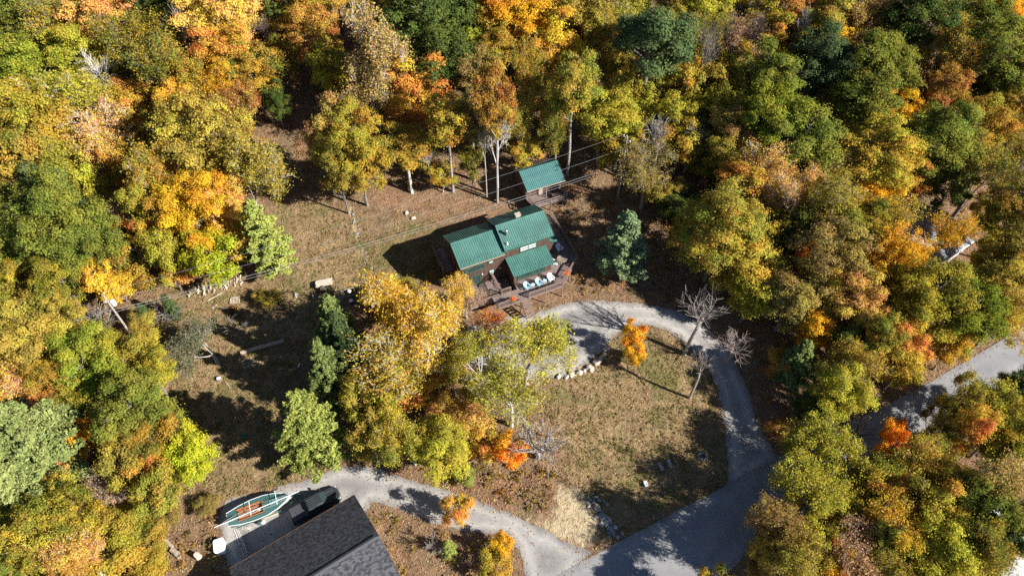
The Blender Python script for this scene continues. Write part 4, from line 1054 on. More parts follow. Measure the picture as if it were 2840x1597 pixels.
T('b', 2722, 365, 78, 'gold', "golden crown right of the large rounded green tree")
T('b', 2812, 318, 68, 'gold', "gold crown on the right edge, a fifth of the way down")
T('b', 2738, 462, 84, 'goldgreen', "olive yellow crown below the golden one, near the right edge")
T('b', 2815, 440, 66, 'olive', "olive crown on the right edge above the leaning grey trunk")
T('b', 2030, 370, 60, 'brown', "bronze olive crown right of the silvery leafless tree", H=13)
T('b', 2025, 440, 58, 'olive', "olive crown left of the big orange trees", H=12)
T('s', 2155, 470, 84, 'peach', "big peach orange tree with pale forking limbs", H=15, bark=WHITEB, var=2)
T('b', 2060, 512, 74, 'orange', "coppery orange crown left of the pale forking limbs")
T('s', 2220, 515, 60, 'peach', "peach crown right of the pale forking limbs", H=13, bark=PALEB, var=0)
T('b', 2314, 512, 76, 'goldgreen', "olive gold crown right of the peach trees")
T('b', 2515, 500, 54, 'orange', "vivid orange crown above the grey roof")
T('b', 2645, 505, 56, 'dkgreen', "shaded green crown behind the grey roof", H=11)
T('B', 1998, 640, 116, 'goldgreen', "broad dark gold crown left of the pale dead trunk, right wood")
T('b', 2060, 715, 92, 'gold', "old gold crown under the broad dark gold one", H=12)
T('t', 2106, 605, 54, 'peach', "thin peach tree with a white bare trunk", base=(2120, 690), H=14, bark=WHITEB, var=2)
T('b', 2314, 578, 92, 'olive', "muted olive crown left of the grey roof")
T('b', 2372, 640, 82, 'greengold', "green and ochre crown beside the grey roof")
T('b', 2235, 655, 66, 'dkgreen', "dark green crown in the middle of the gold trees")
T('s', 2480, 630, 84, 'gold', "airy gold tree spreading over the left of the grey roof", H=14, var=1)
T('s', 2640, 632, 52, 'sun', "golden tree hanging over the middle of the grey roof", H=13, var=3)
T('b', 2468, 712, 66, 'sun', "golden orange crown below the left of the grey roof", H=14)
T('b', 2298, 715, 98, 'greyolive', "wide dusty olive crown at the centre of the right wood")
T('b', 2195, 822, 86, 'greyolive', "dusty olive crown lower left of the wide one", H=12)
T('r', 2218, 738, 26, 'red', "tiny red crown among dusty olive crowns", H=12)
T('b', 2384, 832, 78, 'peach', "apricot crown left of the green trees by the far road")
T('b', 2305, 835, 56, 'gold', "old gold crown between dusty olive and apricot crowns", H=12)
T('B', 2575, 832, 104, 'greengold', "big green and ochre tree between grey roof and far road")
T('b', 2686, 868, 84, 'bright', "fresh green crown right of the big green and ochre tree")
T('b', 2600, 800, 42, 'goldgreen', "yellow olive crown under the lower roof corner", H=12)
T('b', 2795, 858, 74, 'gold', "yellow gold crown at the right edge above the far road")
T('b', 2770, 785, 82, 'olive', "olive yellow crown at the right edge, mid height")
T('b', 2815, 590, 70, 'goldgreen', "yellow green crown on the right edge by the leaning grey trunk", H=16)
T('b', 2815, 705, 66, 'olive', "shaded olive crown on the right edge above mid height", H=14)
T('r', 2745, 705, 44, 'ygreen', "small yellow green tree in the dark space right of the grey roof", H=8)
T('r', 2735, 590, 40, 'olive', "small olive tree behind the far corner of the grey roof", H=8)
T('d', 2770, 570, 30, 'brown', "long grey dead trunk leaning from the roof corner", base=(2700, 660), H=17, bark=PALEB, var=1)
T('r', 2260, 925, 50, 'sun', "brilliant yellow orange small tree above the dark pine", H=9)
T('p', 2215, 1000, 62, 'pine', "dark green pine below the brilliant yellow orange tree", H=9)
T('b', 2350, 950, 56, 'dkgreen', "shaded dark green tree right of the brilliant yellow orange one", H=9)
T('b', 2512, 955, 66, 'orange', "burnt orange crown above the sunlit stretch of far road", H=11)
T('r', 2640, 962, 48, 'yellow', "bright yellow tree leaning over the far road", H=9)
T('s', 2395, 1010, 76, 'gold', "twiggy gold tree left of the sunlit far road", H=11, var=0)
T('b', 2450, 930, 54, 'goldgreen', "ochre green crown between apricot and burnt orange crowns", H=12)
T('b', 2285, 1060, 66, 'goldgreen', "shaded yellow green tree right of the dark pine", H=8)
T('b', 2335, 1095, 66, 'ygreen', "yellow green tree between drive and far road", H=11)
T('b', 2255, 1140, 52, 'dkgreen', "dark green tree in the shade beside the drive", H=6.5)
T('r', 2160, 1010, 36, 'rust', "shaded russet bush on the outer side of the drive", H=5)
T('r', 2155, 1190, 30, 'rust', "low russet bush at the drive mouth", H=3)
# lower right
T('m', 2262, 1225, 84, 'ygreen', "yellow green tree at the road junction, upper of the pair", H=10)
T('m', 2275, 1360, 100, 'ygreen', "large yellow green tree leaning over the road junction", H=11.5)
T('b', 2385, 1335, 80, 'greengold', "green tree with ochre tips right of the junction", H=10)
T('d', 2345, 1220, 40, 'brown', "dark bare branch tree across the far road", base=(2310, 1290), H=11, bark=DARKB, var=2)
T('b', 2735, 1150, 80, 'ygreen', "bright yellow green tree below the far road at the right")
T('r', 2640, 1120, 40, 'olive', "loose olive branches hanging over the sunlit far road", H=14)
T('b', 2780, 1185, 74, 'greengold', "green and gold crown near the right edge below the far road")
T('b', 2820, 1088, 58, 'dkgreen', "very dark green crown on the right edge under the far road", H=11)
T('b', 2815, 1245, 70, 'bright', "green crown on the right edge in the lower right wood")
T('r', 2694, 1192, 48, 'orange', "orange crown set into the yellow green ones, lower right", H=14)
T('r', 2468, 1215, 38, 'fire', "flame orange small tree at the roadside, lower right", H=9)
T('r', 2480, 1288, 46, 'red', "scarlet small tree below the flame orange one", H=8)
T('r', 2560, 1325, 26, 'red', "dark red bush right of the scarlet small tree", H=6)
T('s', 2560, 1262, 80, 'gold', "twiggy ochre tree right of the flame orange one", H=12, var=2)
T('b', 2610, 1200, 62, 'goldgreen', "shaded ochre crown under the loose olive branches", H=10)
T('s', 2735, 1305, 88, 'tan', "airy tan gold tree near the right edge, lower right wood", H=14, var=1)
T('b', 2735, 1400, 86, 'green', "deep green dome in the lower right wood")
T('b', 2640, 1345, 64, 'olive', "olive crown left of the deep green dome", H=11)
T('b', 2430, 1390, 68, 'orange', "copper crown right of the large junction tree", H=10)
T('b', 2300, 1458, 56, 'peach', "salmon pink crown below the large junction tree", H=8)
T('b', 2500, 1482, 72, 'yellow', "yellow crown in the middle of the lower right wood", H=12)
T('b', 2592, 1432, 76, 'gold', "golden crown left of the deep green dome", H=12)
T('s', 2385, 1530, 82, 'pinkbrown', "dull rosy brown tree at the bottom edge, lower right", H=12, var=3)
T('r', 2428, 1492, 36, 'palepine', "pale green small tree beside the yellow crown", H=12)
T('m', 2168, 1462, 66, 'brown', "brown gold crown at the right side of the bottom road", H=14)
T('m', 2182, 1532, 74, 'olive', "olive tree at the right side of the bottom road", H=14)
T('r', 2110, 1560, 46, 'brown', "low bronze bush at the bottom road verge", H=5)
T('b', 2240, 1560, 62, 'goldgreen', "ochre green crown at the bottom edge by the small dark shed", H=9)
T('r', 2300, 1582, 58, 'sun', "brilliant yellow crown cut by the bottom edge", H=10)
T('B', 2592, 1555, 104, 'ygreen', "wide yellow green crown at the bottom edge, lower right")
T('b', 2700, 1490, 84, 'goldgreen', "gold and green crown left of the white roof", H=13)
T('r', 2790, 1528, 34, 'yellow', "small yellow tree against the white roof corner", H=8)
T('b', 2838, 1470, 52, 'bluegreen', "green crown on the right edge above the white roof", H=12)
T('b', 2480, 1575, 66, 'goldgreen', "olive gold crown at the bottom edge beside the rosy brown tree", H=11)
T('b', 2690, 1590, 66, 'ygreen', "yellow green crown cut by the bottom edge near the white roof", H=10)
T('b', 1980, 1640, 62, 'goldgreen', "leafy branch tips cut by the bottom edge on the road", H=9)

# understorey trees in the gaps of the wood
OPEN_PX = [Z_MEADOW, Z_LAWN, Z_SLOPE, Z_TRACK, GRAVEL, LOWER, ROAD, Z_SAND, [(1220, 640), (1400, 430), (1600, 430), (1760, 560), (1720, 860), (1500, 900), (1230, 820)],
           [(2000, 880), (2100, 880), (2190, 1230), (2130, 1260), (2060, 1060)], [(560, 1350), (1000, 1280), (1560, 1500), (1560, 1640), (420, 1640), (440, 1480)], [(960, 540), (960, 440), (1330, 400), (1430, 430), (1430, 560)], [(1400, 1180), (1640, 1180), (1700, 1560), (1000, 1320)],
           [(250, 780), (430, 790), (480, 1000), (330, 970)], [(1700, 600), (1960, 620), (2010, 860), (1700, 860)], [(2540, 550), (2760, 560), (2790, 760), (2550, 770)], [(560, 740), (700, 740), (760, 830), (500, 840)]]
OPEN_PX = [np.array(p, float) for p in OPEN_PX]
UR = random.Random(31); NNAMED = len(LABELS)
def region(x, y):
    v = "upper" if y < 560 else "middle" if y < 1000 else "lower"
    return v + (" left" if x < 820 else " central" if x < 1700 else " right")
PALW = dict(left=['olive', 'ygreen', 'gold', 'greengold', 'orange', 'goldgreen'], central=['olive', 'gold', 'goldgreen', 'ygreen', 'greengold', 'orange'], right=['goldgreen', 'olive', 'gold', 'greengold', 'ygreen', 'sun'])
WORD = dict(olive='olive', ygreen='yellow green', gold='gold', greengold='green and gold', orange='orange', goldgreen='gold and green', sun='bright golden')
for gy in range(0, 1600, 50):
    for gx in range(0, 2850, 56):
        x = gx + UR.uniform(-22, 22); y = gy + UR.uniform(-20, 20)
        if any(inside(p, np.array([x]), np.array([y]))[0] or edge_dist(p, np.array([x]), np.array([y]))[0] < 56 for p in OPEN_PX): continue
        if min(math.hypot((x - a) / r, (y - b) / (r * 1.05)) for a, b, r in CROWNS) < .92: continue
        pc = UR.choice(PALW[region(x, y).split()[1]])
        near = sorted(range(NNAMED), key=lambda q: (x - CROWNS[q][0]) ** 2 + (y - CROWNS[q][1]) ** 2)
        for q in near[:60]:
            dx, dy = x - CROWNS[q][0], y - CROWNS[q][1]
            dirn = ("right of" if dx > 0 else "left of") if abs(dx) > abs(dy) else ("below" if dy > 0 else "behind")
            lb = "%s understorey tree %s the %s" % (WORD[pc], dirn, LABELS[q].split(',')[0])
            if len(lb.split()) <= 16 and lb not in LABELS: break
        T('r', x, y, UR.uniform(46, 66), pc, lb, H=UR.uniform(8, 12))
for x, y, lb in ((1960, 245, "dark leaning trunk left of the other dark trunks in the upper right wood"), (2000, 225, "thickest dark leaning trunk in the upper right wood"), (2070, 215, "dark slanting trunk in the middle of the leaning trunks"), (2180, 190, "pale slanting trunk between green crowns in the upper right wood"), (2530, 110, "dark slanting trunk below the dark olive crown, upper right")):
    T('d', x, y, 30, 'brown', lb, base=(x - 22, y + 45), H=15, bark=DARKB if 'dark' in lb else PALEB)
# ------------------------------------------------------------------ things on the deck
hc, hs = math.cos(HYAW), math.sin(HYAW)
def hw(u, w_, z): return (HX + hc * u + hs * w_, HY + hs * u - hc * w_, HZ + z)
def adirondack(name, label, loc, rz, m, group):
    """low slatted armchair facing its own -y: sloped seat, fanned tall back, wide arms"""
    r = thing(name, label, "chair", loc, rz, group)
    mb = MB()
    for i in range(6):
        y = -.42 + i * .1; mb.box((0, y, .36 - i * .028), (.56, .085, .025), M=Matrix.Rotation(math.radians(-15), 3, 'X'))
    mb.build("seat", m, r)
    mb = MB()
    for i in range(5):
        a = (i - 2) * .075; hh = (.72, .82, .88, .82, .72)[i]
        M3 = Matrix.Rotation(math.radians(-24), 3, 'X') @ Matrix.Rotation(a, 3, 'Y')
        mb.box(Vector(((i - 2) * .105, .12, .2)) + M3 @ Vector((0, 0, hh / 2)), (.1, .025, hh), M=M3)
    mb.box((0, .3, .55), (.56, .03, .08)); mb.build("backrest", m, r)
    for s in (-1, 1):
        mb = MB(); mb.prism([(s * .26, .32), (s * .30, -.46), (s * .44, -.5), (s * .47, -.38), (s * .38, .34)], .56, .585); mb.build("armrest", m, r)
        mb = MB(); mb.box((s * .34, -.4, .28), (.03, .1, .56)); mb.build("leg", m, r)
        mb = MB(); mb.beam((s * .3, -.44, .3), (s * .3, .5, .04), .03, .12); mb.box((s * .34, .3, .28), (.03, .09, .56)); mb.build("leg", m, r)
    return r
GC = "armchairs on the deck"
adirondack("armchair", "pale blue slatted armchair nearest the deck stairs", hw(1.64, 6.8, 0), HYAW + .35, M['paleblue'], GC)
adirondack("armchair", "pale blue slatted armchair between the two round side tables", hw(3.38, 6.85, 0), HYAW + .3, M['paleblue'], GC)
adirondack("armchair", "whitish slatted armchair by the flower basket at the deck corner", hw(5.2, 6.75, 0), HYAW + .1, M['white'], GC)
adirondack("armchair", "white armchair on the side deck beside the entry wall", hw(8.7, 2.3, 0), HYAW + .1, M['white'], GC)
adirondack("armchair", "white armchair tucked behind the corner of the porch roof", hw(6.95, 4.5, 0), HYAW + .9, M['white'], GC)
def side_table(label, loc):
    r = thing("side_table", label, "table", loc, HYAW, "round side tables")
    mb = MB(); mb.lathe([(.26, .44), (.27, .46), (.26, .48)], n=20); mb.build("tabletop", M['paleblue'], r)
    for k in range(3):
        a = k * 2.1; mb = MB(); mb.tube([(.2 * math.cos(a), .2 * math.sin(a), 0), (.12 * math.cos(a), .12 * math.sin(a), .45)], .025, 6); mb.build("leg", M['white'], r)
side_table("small round white table between the two pale blue armchairs", hw(2.5, 6.9, 0))
side_table("small round white table left of the whitish corner armchair", hw(4.28, 6.9, 0))
r = thing("picnic_table", "weathered octagonal picnic table on the deck corner", "table", hw(8.05, 4.55, 0), HYAW + .2)
oct_ = lambda R, c=(0, 0): [(c[0] + R * math.cos(math.pi / 8 + k * math.pi / 4), c[1] + R * math.sin(math.pi / 8 + k * math.pi / 4)) for k in range(8)]
om = stripe_mat("weathered_table_boards", (.27, .215, .16), (.05, .04, .03), 1, .14, .016)
mb = MB(); mb.prism(oct_(.78), .70, .745); mb.build("tabletop", om, r)
for k in range(4):
    a = k * math.pi / 2 + .785; mb = MB(); mb.beam((.2 * math.cos(a), .2 * math.sin(a), .69), (.5 * math.cos(a), .5 * math.sin(a), .0), .09, .09); mb.build("leg", M['wood'], r)
def basket(label, loc):
    r = thing("flower_basket", label, "flower basket", loc, 0, "flower baskets on the rail")
    mb = MB(); mb.lathe([(.1, -.26), (.2, -.05), (.22, 0)], n=12); mb.build("pot", M['wood'], r)
    rs = np.random.default_rng(int(abs(loc[0]) * 100))
    k = 150; q = rs.normal(size=(k, 3)) * np.array([.2, .2, .11]) + np.array([0, 0, .12]); mb = MB()
    for p in q[:110]: mb.box(p, (.09, .07, .02), M=Matrix.Rotation(rs.uniform(0, 3), 3, Vector(rs.normal(size=3)).normalized()))
    mb.build("flowers", M['flower'], r)
    mb = MB()
    for i in range(70):
        a = rs.uniform(0, 6.28); mb.box((.24 * math.cos(a), .24 * math.sin(a), -rs.uniform(0, .75)), (.09, .05, .015), M=Matrix.Rotation(rs.uniform(0, 3), 3, Vector(rs.normal(size=3)).normalized()))
    mb.build("trailing_leaves", M['plantgreen'], r)
basket("red flower basket on the rail left of the deck stairs", hw(-1.15, 8.5, .98))
basket("red flower basket on the slanted rail near the corner armchair", hw(7.3, 7.52, 1.0))
mb = MB(); mb.box((0, 0, .012), (.9, .55, .024)); o = mb.build("door_mat", mat("brown_mat", (.16, .12, .08), .95), None); o.location = hw(3.1, 6.2, .003); o.rotation_euler.z = HYAW
tag(o, "brown mat on the deck under the porch windows", "mat")
# deck box on the shed deck
r = thing("storage_bench", "dark storage bench on the little shed deck", "bench", (SX + math.cos(SYAW) * 4.6 + math.sin(SYAW) * 3.1, SY + math.sin(SYAW) * 4.6 - math.cos(SYAW) * 3.1, SZ), SYAW)
mb = MB(); mb.bb((-.6, -.25, 0), (.6, .25, .42)); mb.build("box", M['dark'], r); mb = MB(); mb.bb((-.63, -.28, .423), (.63, .28, .47)); mb.build("lid", M['rail'], r)
# lamp post
P = site(1352, 935); r = thing("lamp_post", "slim black lamp post among the red leaves before the deck", "lamp post", P)
mb = MB(); mb.tube([(0, 0, -.2), (0, 0, 2.3)], [.06, .04], 8); mb.build("post", M['dark'], r)
mb = MB(); mb.lathe([(.07, 2.3), (.15, 2.62), (.19, 2.64), (.04, 2.82)], n=8); mb.build("lantern", M['dark'], r)

# ------------------------------------------------------------------ pickup truck
TA, TB = site(814, 1432, .9), site(931, 1365, .9)
tc_ = (TA + TB) / 2; TYAW = math.atan2(TB.y - TA.y, TB.x - TA.x)
truck = thing("pickup_truck", "black crew cab pickup with covered bed parked along the garage", "pickup truck", (tc_.x, tc_.y, hg(tc_.x, tc_.y) + .03), TYAW)
def sec(x, wd, z0, z1, r=.16):
    return [(x, -wd, z0), (x, wd, z0), (x, wd, z1 - r), (x, wd - r, z1), (x, -wd + r, z1), (x, -wd, z1 - r)]
mb = MB(); mb.loft([sec(-2.92, .86, .55, 1.12), sec(-2.85, .96, .42, 1.16), sec(-1.0, .99, .38, 1.16), sec(1.2, .99, .38, 1.14), sec(2.2, .97, .42, 1.10), sec(2.75, .92, .45, 1.02), sec(2.95, .76, .5, .92)])
body = mb.build("body", M['truck'], truck, bevel=.02)
mb = MB(); mb.loft([sec(-1.02, .90, 1.1, 1.2, .04), sec(-.8, .78, 1.1, 1.86, .12), sec(.3, .76, 1.1, 1.92, .12), sec(.75, .77, 1.1, 1.84, .12), sec(1.5, .9, 1.08, 1.17, .04)]); cabo = mb.build("cab", M['truck'], truck, bevel=.02)
mb = MB(); slab(mb, (.84, -.66, 1.80), (.84, .66, 1.80), (1.46, .80, 1.22), (1.46, -.80, 1.22), -.012); mb.build("windshield", M['glass'], cabo)
mb = MB(); slab(mb, (-.84, -.62, 1.80), (-.84, .62, 1.80), (-1.0, .70, 1.26), (-1.0, -.70, 1.26), -.012); mb.build("rear_window", M['glass'], cabo)
for s in (-1, 1):
    for x0, x1 in ((-.7, .02), (.1, .85)):
        mb = MB(); mb.loft([[(x0, s * .905, 1.22), (x1, s * .905, 1.22), (x1 - .12, s * .80, 1.72), (x0 + .04, s * .80, 1.72)], [(x0, s * .93, 1.22), (x1, s * .93, 1.22), (x1 - .12, s * .825, 1.72), (x0 + .04, s * .825, 1.72)]]); mb.build("side_window", M['glass'], cabo)
mb = MB()
for y in (-.42, -.14, .14, .42): mb.box((-.2, y, 1.935), (.95, .05, .03))
mb.build("roof_ribs", mat("satin_black_rib", (.07, .075, .085), .3), cabo)
mb = MB()
for y in (-.5, .5): mb.box((1.95, y, 1.13), (1.0, .08, .05), M=Matrix.Rotation(.06, 3, 'Y'))
mb.build("hood_ridges", mat("satin_black_hood", (.07, .08, .09), .25), truck)
mb = MB()
for i in range(3): mb.box((-2.5 + i * .6, 0, 1.19), (.57, 1.72, .05))
mb.build("bed_cover", M['tonneau'], truck)
for s in (-1, 1):
    mb = MB(); mb.box((1.15, s * 1.12, 1.28), (.14, .24, .2)); mb.build("mirror", M['truck'], truck)
    mb = MB(); mb.box((2.84, s * .68, .88), (.14, .3, .16)); mb.build("headlight", M['headlight'], truck)
    for x in (-1.85, 1.9):
        mb = MB(); mb.tube([(x, s * .78, .4), (x, s * 1.0, .4)], .4, 18); wl = mb.build("wheel", M['rubber'], truck)
        mb = MB(); mb.tube([(x, s * 1.0, .4), (x, s * 1.012, .4)], .22, 14); mb.build("rim", M['metal'], wl)
mb = MB(); mb.box((2.97, 0, .62), (.1, 1.5, .22)); mb.box((-2.97, 0, .62), (.1, 1.7, .2)); mb.build("bumper", M['metal'], truck)

# ------------------------------------------------------------------ sailboat on its trailer
BA, BB = site(631, 1442, 1.5), site(803, 1371, 1.7)
bc = (BA + BB) / 2; BYAW = math.atan2(BB.y - BA.y, BB.x - BA.x); BL = (BB - BA).length
zb0 = hg(bc.x, bc.y) + .03
boat = thing("sailboat", "teal decked sailboat with white rails and lowered mast on a trailer", "sailboat", (bc.x, bc.y, zb0), BYAW)
XS = [(-.5, .78, 1.45), (-.44, .88, 1.45), (-.3, 1.13, 1.45), (-.1, 1.30, 1.47), (.1, 1.26, 1.5), (.28, .96, 1.56), (.42, .48, 1.63), (.5, .03, 1.70)]
mb = MB(); secs = []
for f, wd, zt in XS: secs.append([(f * BL, -wd, zt), (f * BL, -wd * .92, zt - .35), (f * BL, -wd * .45, zt - .78), (f * BL, 0, zt - .92 + .45 * max(0, f - .3) * 5), (f * BL, wd * .45, zt - .78), (f * BL, wd * .92, zt - .35), (f * BL, wd, zt)])
mb.loft(secs, open_=True); hull = mb.build("hull", mat("cream_hull", (.6, .6, .56), .4), boat)
CW = .68                                                # the deck surrounds an open cockpit
mb = MB()
P0 = [(f * BL, wd, zt + .015) for f, wd, zt in XS]
cx0, cx1 = -.34 * BL, .06 * BL
def deck_strip(i, j):
    a, b = P0[i], P0[j]
    if b[0] > cx0 + .01 and a[0] < cx1 - .01:
        for s in (-1, 1):
            mb.add([(a[0], s * a[1], a[2]), (b[0], s * b[1], b[2]), (b[0], s * CW, b[2] + .03), (a[0], s * CW, a[2] + .03)], [(0, 1, 2, 3)])
    else: mb.add([(a[0], -a[1], a[2]), (b[0], -b[1], b[2]), (b[0], 0, b[2] + .07), (a[0], 0, a[2] + .07), (b[0], b[1], b[2]), (a[0], a[1], a[2])], [(0, 1, 2, 3), (3, 2, 4, 5)])
def ins(x):
    for i in range(len(P0) - 1):
        if P0[i][0] < x < P0[i + 1][0]:
            f = (x - P0[i][0]) / (P0[i + 1][0] - P0[i][0]); P0.insert(i + 1, tuple(P0[i][k] + f * (P0[i + 1][k] - P0[i][k]) for k in range(3))); return
ins(cx0); ins(cx1)
for i in range(len(P0) - 1): deck_strip(i, i + 1)
mb.build("boat_deck", M['boatdeck'], boat)
mb = MB()
for s in (-1, 1): mb.tube([(f * BL, s * (wd + .015), zt + .02) for f, wd, zt in XS], .03, 6)
mb.tube([(-.5 * BL, -.6, 1.47), (-.5 * BL, .6, 1.47)], .03, 6); mb.build("rub_rail", M['white'], boat)
mb = MB(); mb.bb((cx0, -CW, 1.02), (cx1, CW, 1.06)); mb.build("cockpit_floor", mat("cockpit_grey", (.2, .17, .14), .7, var=.5), boat)
mb = MB(); mb.bb((cx1 + .01, -CW - .05, 1.1), (cx1 + .06, CW + .05, 1.62)); mb.bb((cx0, CW + .002, 1.06), (cx1, CW + .04, 1.60)); mb.bb((cx0, -CW - .04, 1.06), (cx1, -CW - .002, 1.60)); mb.build("coaming", M['redwood'], boat)
for s in (1, -1):
    mb = MB()
    for k in range(3): mb.bb((cx0 + .1, s * (.24 + k * .12), 1.34), (cx1 - .45, s * (.34 + k * .12), 1.38))
    mb.build("bench_seat", M['redwood'], boat)
mb = MB(); mb.bb((-.3, -.28, 1.07), (.1, .0, 1.28)); mb.bb((-1.1, -.25, 1.07), (-.55, .02, 1.2)); mb.build("folded_sail", M['white'], boat)
mb = MB(); mb.prism([(1.25, -.32), (2.2, -.26), (2.35, 0), (2.2, .26), (1.25, .32)], 1.60, 1.68); mb.build("hatch", mat("pale_teal_hatch", (.10, .24, .22), .35), boat)
MA, MBt = site(594, 1462, 2.3), site(828, 1362, 2.4)
iv = Matrix.Rotation(-BYAW, 3, 'Z')
loc_ = lambda p: iv @ (p - Vector((bc.x, bc.y, zb0)))
mb = MB(); ma, mb2 = loc_(MA), loc_(MBt); mb.tube([ma, mb2], [.04, .05], 8); mast = mb.build("mast", M['white'], boat)
mb = MB()
for f in (.42, .73):
    p = ma.lerp(mb2, f); mb.tube([(p.x, -.85, p.z - .1), (p.x + .05, .85, p.z - .1)], .035, 6)
mb.build("spreader", M['white'], mast)
mb = MB()
for f, zt in ((.42, 1.4), (.9, 1.6)):
    p = ma.lerp(mb2, f); mb.tube([(p.x, p.y, p.z), (p.x, p.y, zt)], .04, 6)
mb.build("mast_crutch", M['metal'], boat)
mb = MB()
for k in range(4): mb.tube([ma.lerp(mb2, .02), (BL * (-.1 + .12 * k), .5 - .33 * k, 1.7), ma.lerp(mb2, .96)], .012, 4)
mb.build("rigging", M['cord'], boat)
mb = MB(); mb.tube([(-.3 * BL, -.95, 1.62), (-.1 * BL, -1.0, 1.66), (.1 * BL, -.98, 1.66)], .02, 5); mb.build("handrail", M['metal'], boat)
tr = thing("boat_trailer", "green steel trailer carrying the sailboat", "trailer", (bc.x, bc.y, zb0), BYAW)
mb = MB()
for s in (-1, 1): mb.beam((-.42 * BL, s * .85, .42), (.3 * BL, s * .85, .42), .09, .12); mb.beam((.3 * BL, s * .85, .42), (.64 * BL, 0, .45), .09, .12)
for x in (-.4, -.1, .2): mb.beam((x * BL, -.85, .42), (x * BL, .85, .42), .09, .1)
for x in (-.3, .1):
    for s in (-1, 1): mb.beam((x * BL, s * .5, .45), (x * BL, s * .5, .85), .08, .08)
mb.build("frame", M['mailgreen'], tr)
for s in (-1, 1):
    mb = MB(); mb.tube([(-.5, s * .95, .33), (-.5, s * 1.15, .33)], .33, 16); mb.build("wheel", M['rubber'], tr)
mb = MB(); mb.tube([(.62 * BL, .2, .0), (.62 * BL, .2, .75)], .04, 8); mb.build("jack", M['metal'], tr)
P = site(684, 1466); r = thing("step_ladder", "pale folding ladder standing by the stern of the sailboat", "ladder", P, BYAW - .55, scale=(.78, .78, .8))
mb = MB()
for s in (-1, 1): mb.beam((s * .75, -.28, .02), (s * .72, .1, 1.3), .06, .04) if False else mb.beam((-.72, s * .26, .06), (.75, s * .2, .5), .07, .05)
for k in range(6): f = k / 5; p = Vector((-.65 + f * 1.3, 0, .08 + f * .4)); mb.box(p, (.09, .46, .03))
mb.build("rails_and_rungs", mat("pale_ladder", (.62, .6, .55), .6), r)
mb = MB(); mb.beam((.7, .2, .48), (.55, .2, .02), .05, .04); mb.beam((.7, -.2, .48), (.55, -.2, .02), .05, .04); mb.build("stay", M['metal'], r)
P = site(722, 1450, .0); o = MB().lathe([(.24, 0), (.28, .5), (.26, .52)], n=14).build("bucket", M['boatdeck']); o.location = P; tag(o, "dark teal bucket on the gravel beside the sailboat", "bucket")
P = site(712, 1453); o = MB().lathe([(.2, 0), (.22, .3), (.12, .34)], n=14).build("tub", M['white']); o.location = site(731, 1449, 0.02); tag(o, "small white tub by the dark teal bucket", "tub")
o = MB().box((0, 0, .06), (1.7, .3, .08)).build("timber", M['palewood']); o.location = site(752, 1428); o.rotation_euler.z = BYAW; tag(o, "pale timber on the ground beside the boat trailer", "timber")
for k, (a, b_) in enumerate((((649, 1468), (678, 1545)), ((655, 1466), (684, 1540)), ((661, 1470), (686, 1532)))):
    mb = MB(); mb.tube([site(*a, .06), site((a[0] + b_[0]) / 2, (a[1] + b_[1]) / 2, .06), site(*b_, .06)], .035, 6); o = mb.build("long_pipe", M['pipe'])
    tag(o, "long thin pale pipe lying on gravel between sailboat and garage", "pipe", "long pale pipes on the gravel")
# white utility cabinet, stump, log pieces
P = site(610, 1515, .45); r = thing("utility_tank", "white rounded tank standing left of the garage", "tank", (P.x, P.y, hg(P.x, P.y)), .35)
mb = MB(); mb.prism([(-.42, -.75), (.42, -.75), (.56, -.55), (.56, .55), (.42, .75), (-.42, .75), (-.56, .55), (-.56, -.55)], -.1, .85); mb.build("body", M['white'], r, bevel=.08)
mb = MB(); mb.prism([(-.46, -.79), (.46, -.79), (.6, -.58), (.6, .58), (.46, .79), (-.46, .79), (-.6, .58), (-.6, -.58)], .853, .95); mb.build("lid", M['white'], r, bevel=.03)
def log(name, label, a, b, rad, group=None, m=None, cat="log"):
    A = site(*a, rad * .8); B = site(*b, rad * .8); mb = MB(); rr = random.Random(int(A.x * 10))
    pts = [A.lerp(B, f) + Vector((rr.uniform(-.05, .05), rr.uniform(-.05, .05), 0)) for f in (0, .3, .6, 1)]
    mb.tube([p - A for p in pts], [rad * rr.uniform(.85, 1.1) for _ in pts], 10); o = mb.build(name, m or M['wood'], smooth=False); o.location = A
    return tag(o, label, cat, group)
log("fallen_log", "pale split log piece on the dry slope left of the stump", (458, 1495), (480, 1518), .22)
log("fallen_log", "thicker pale log piece lying right beside the stump", (476, 1522), (500, 1545), .3)
P = site(552, 1545); mb = MB(); mb.lathe([(.42, -.2), (.34, .25), (.3, .95), (.28, 1.0)], n=11); o = mb.build("stump", M['palewood']); o.location = P; tag(o, "tall pale stump between log pieces and white tank", "stump")
log("fallen_log", "long grey log with a cut end lying in the shaded clearing", (667, 978), (788, 944), .27, m=M['wood'])
# firewood row, pallet, boards
rr = random.Random(5)
for i in range(64):
    f = rr.random(); px = 523 + 148 * f; py = 815 - 34 * f + rr.uniform(-15, 13); P = site(px, py)
    L = rr.uniform(.45, .62); rad = rr.uniform(.07, .12); mb = MB()
    mb.tube([(0, -L / 2, 0), (0, L / 2, 0)], [rad, rad * .9], 5); o = mb.build("firewood_log", M['palewood'] if rr.random() < .65 else M['wood'])
    o.location = P + Vector((0, 0, rad * .8 + rr.choice((0, .0, .16, .3)))); o.rotation_euler = (rr.uniform(-.15, .15), rr.uniform(0, 3), .25 + rr.gauss(0, .22))
    tag(o, "split firewood log in the row at the wood's edge", "firewood", "split firewood logs in the row")
P = site(652, 833); pal = thing("pallet", "weathered pallet lying in the grass right of the firewood row", "pallet", P, .2)
mb = MB()
for k in range(7): mb.box((-.6 + k * .2, 0, .13), (.11, 1.1, .025))
mb.build("slats", M['palewood'], pal); mb = MB()
for y in (-.48, 0, .48): mb.box((0, y, .06), (1.32, .09, .1))
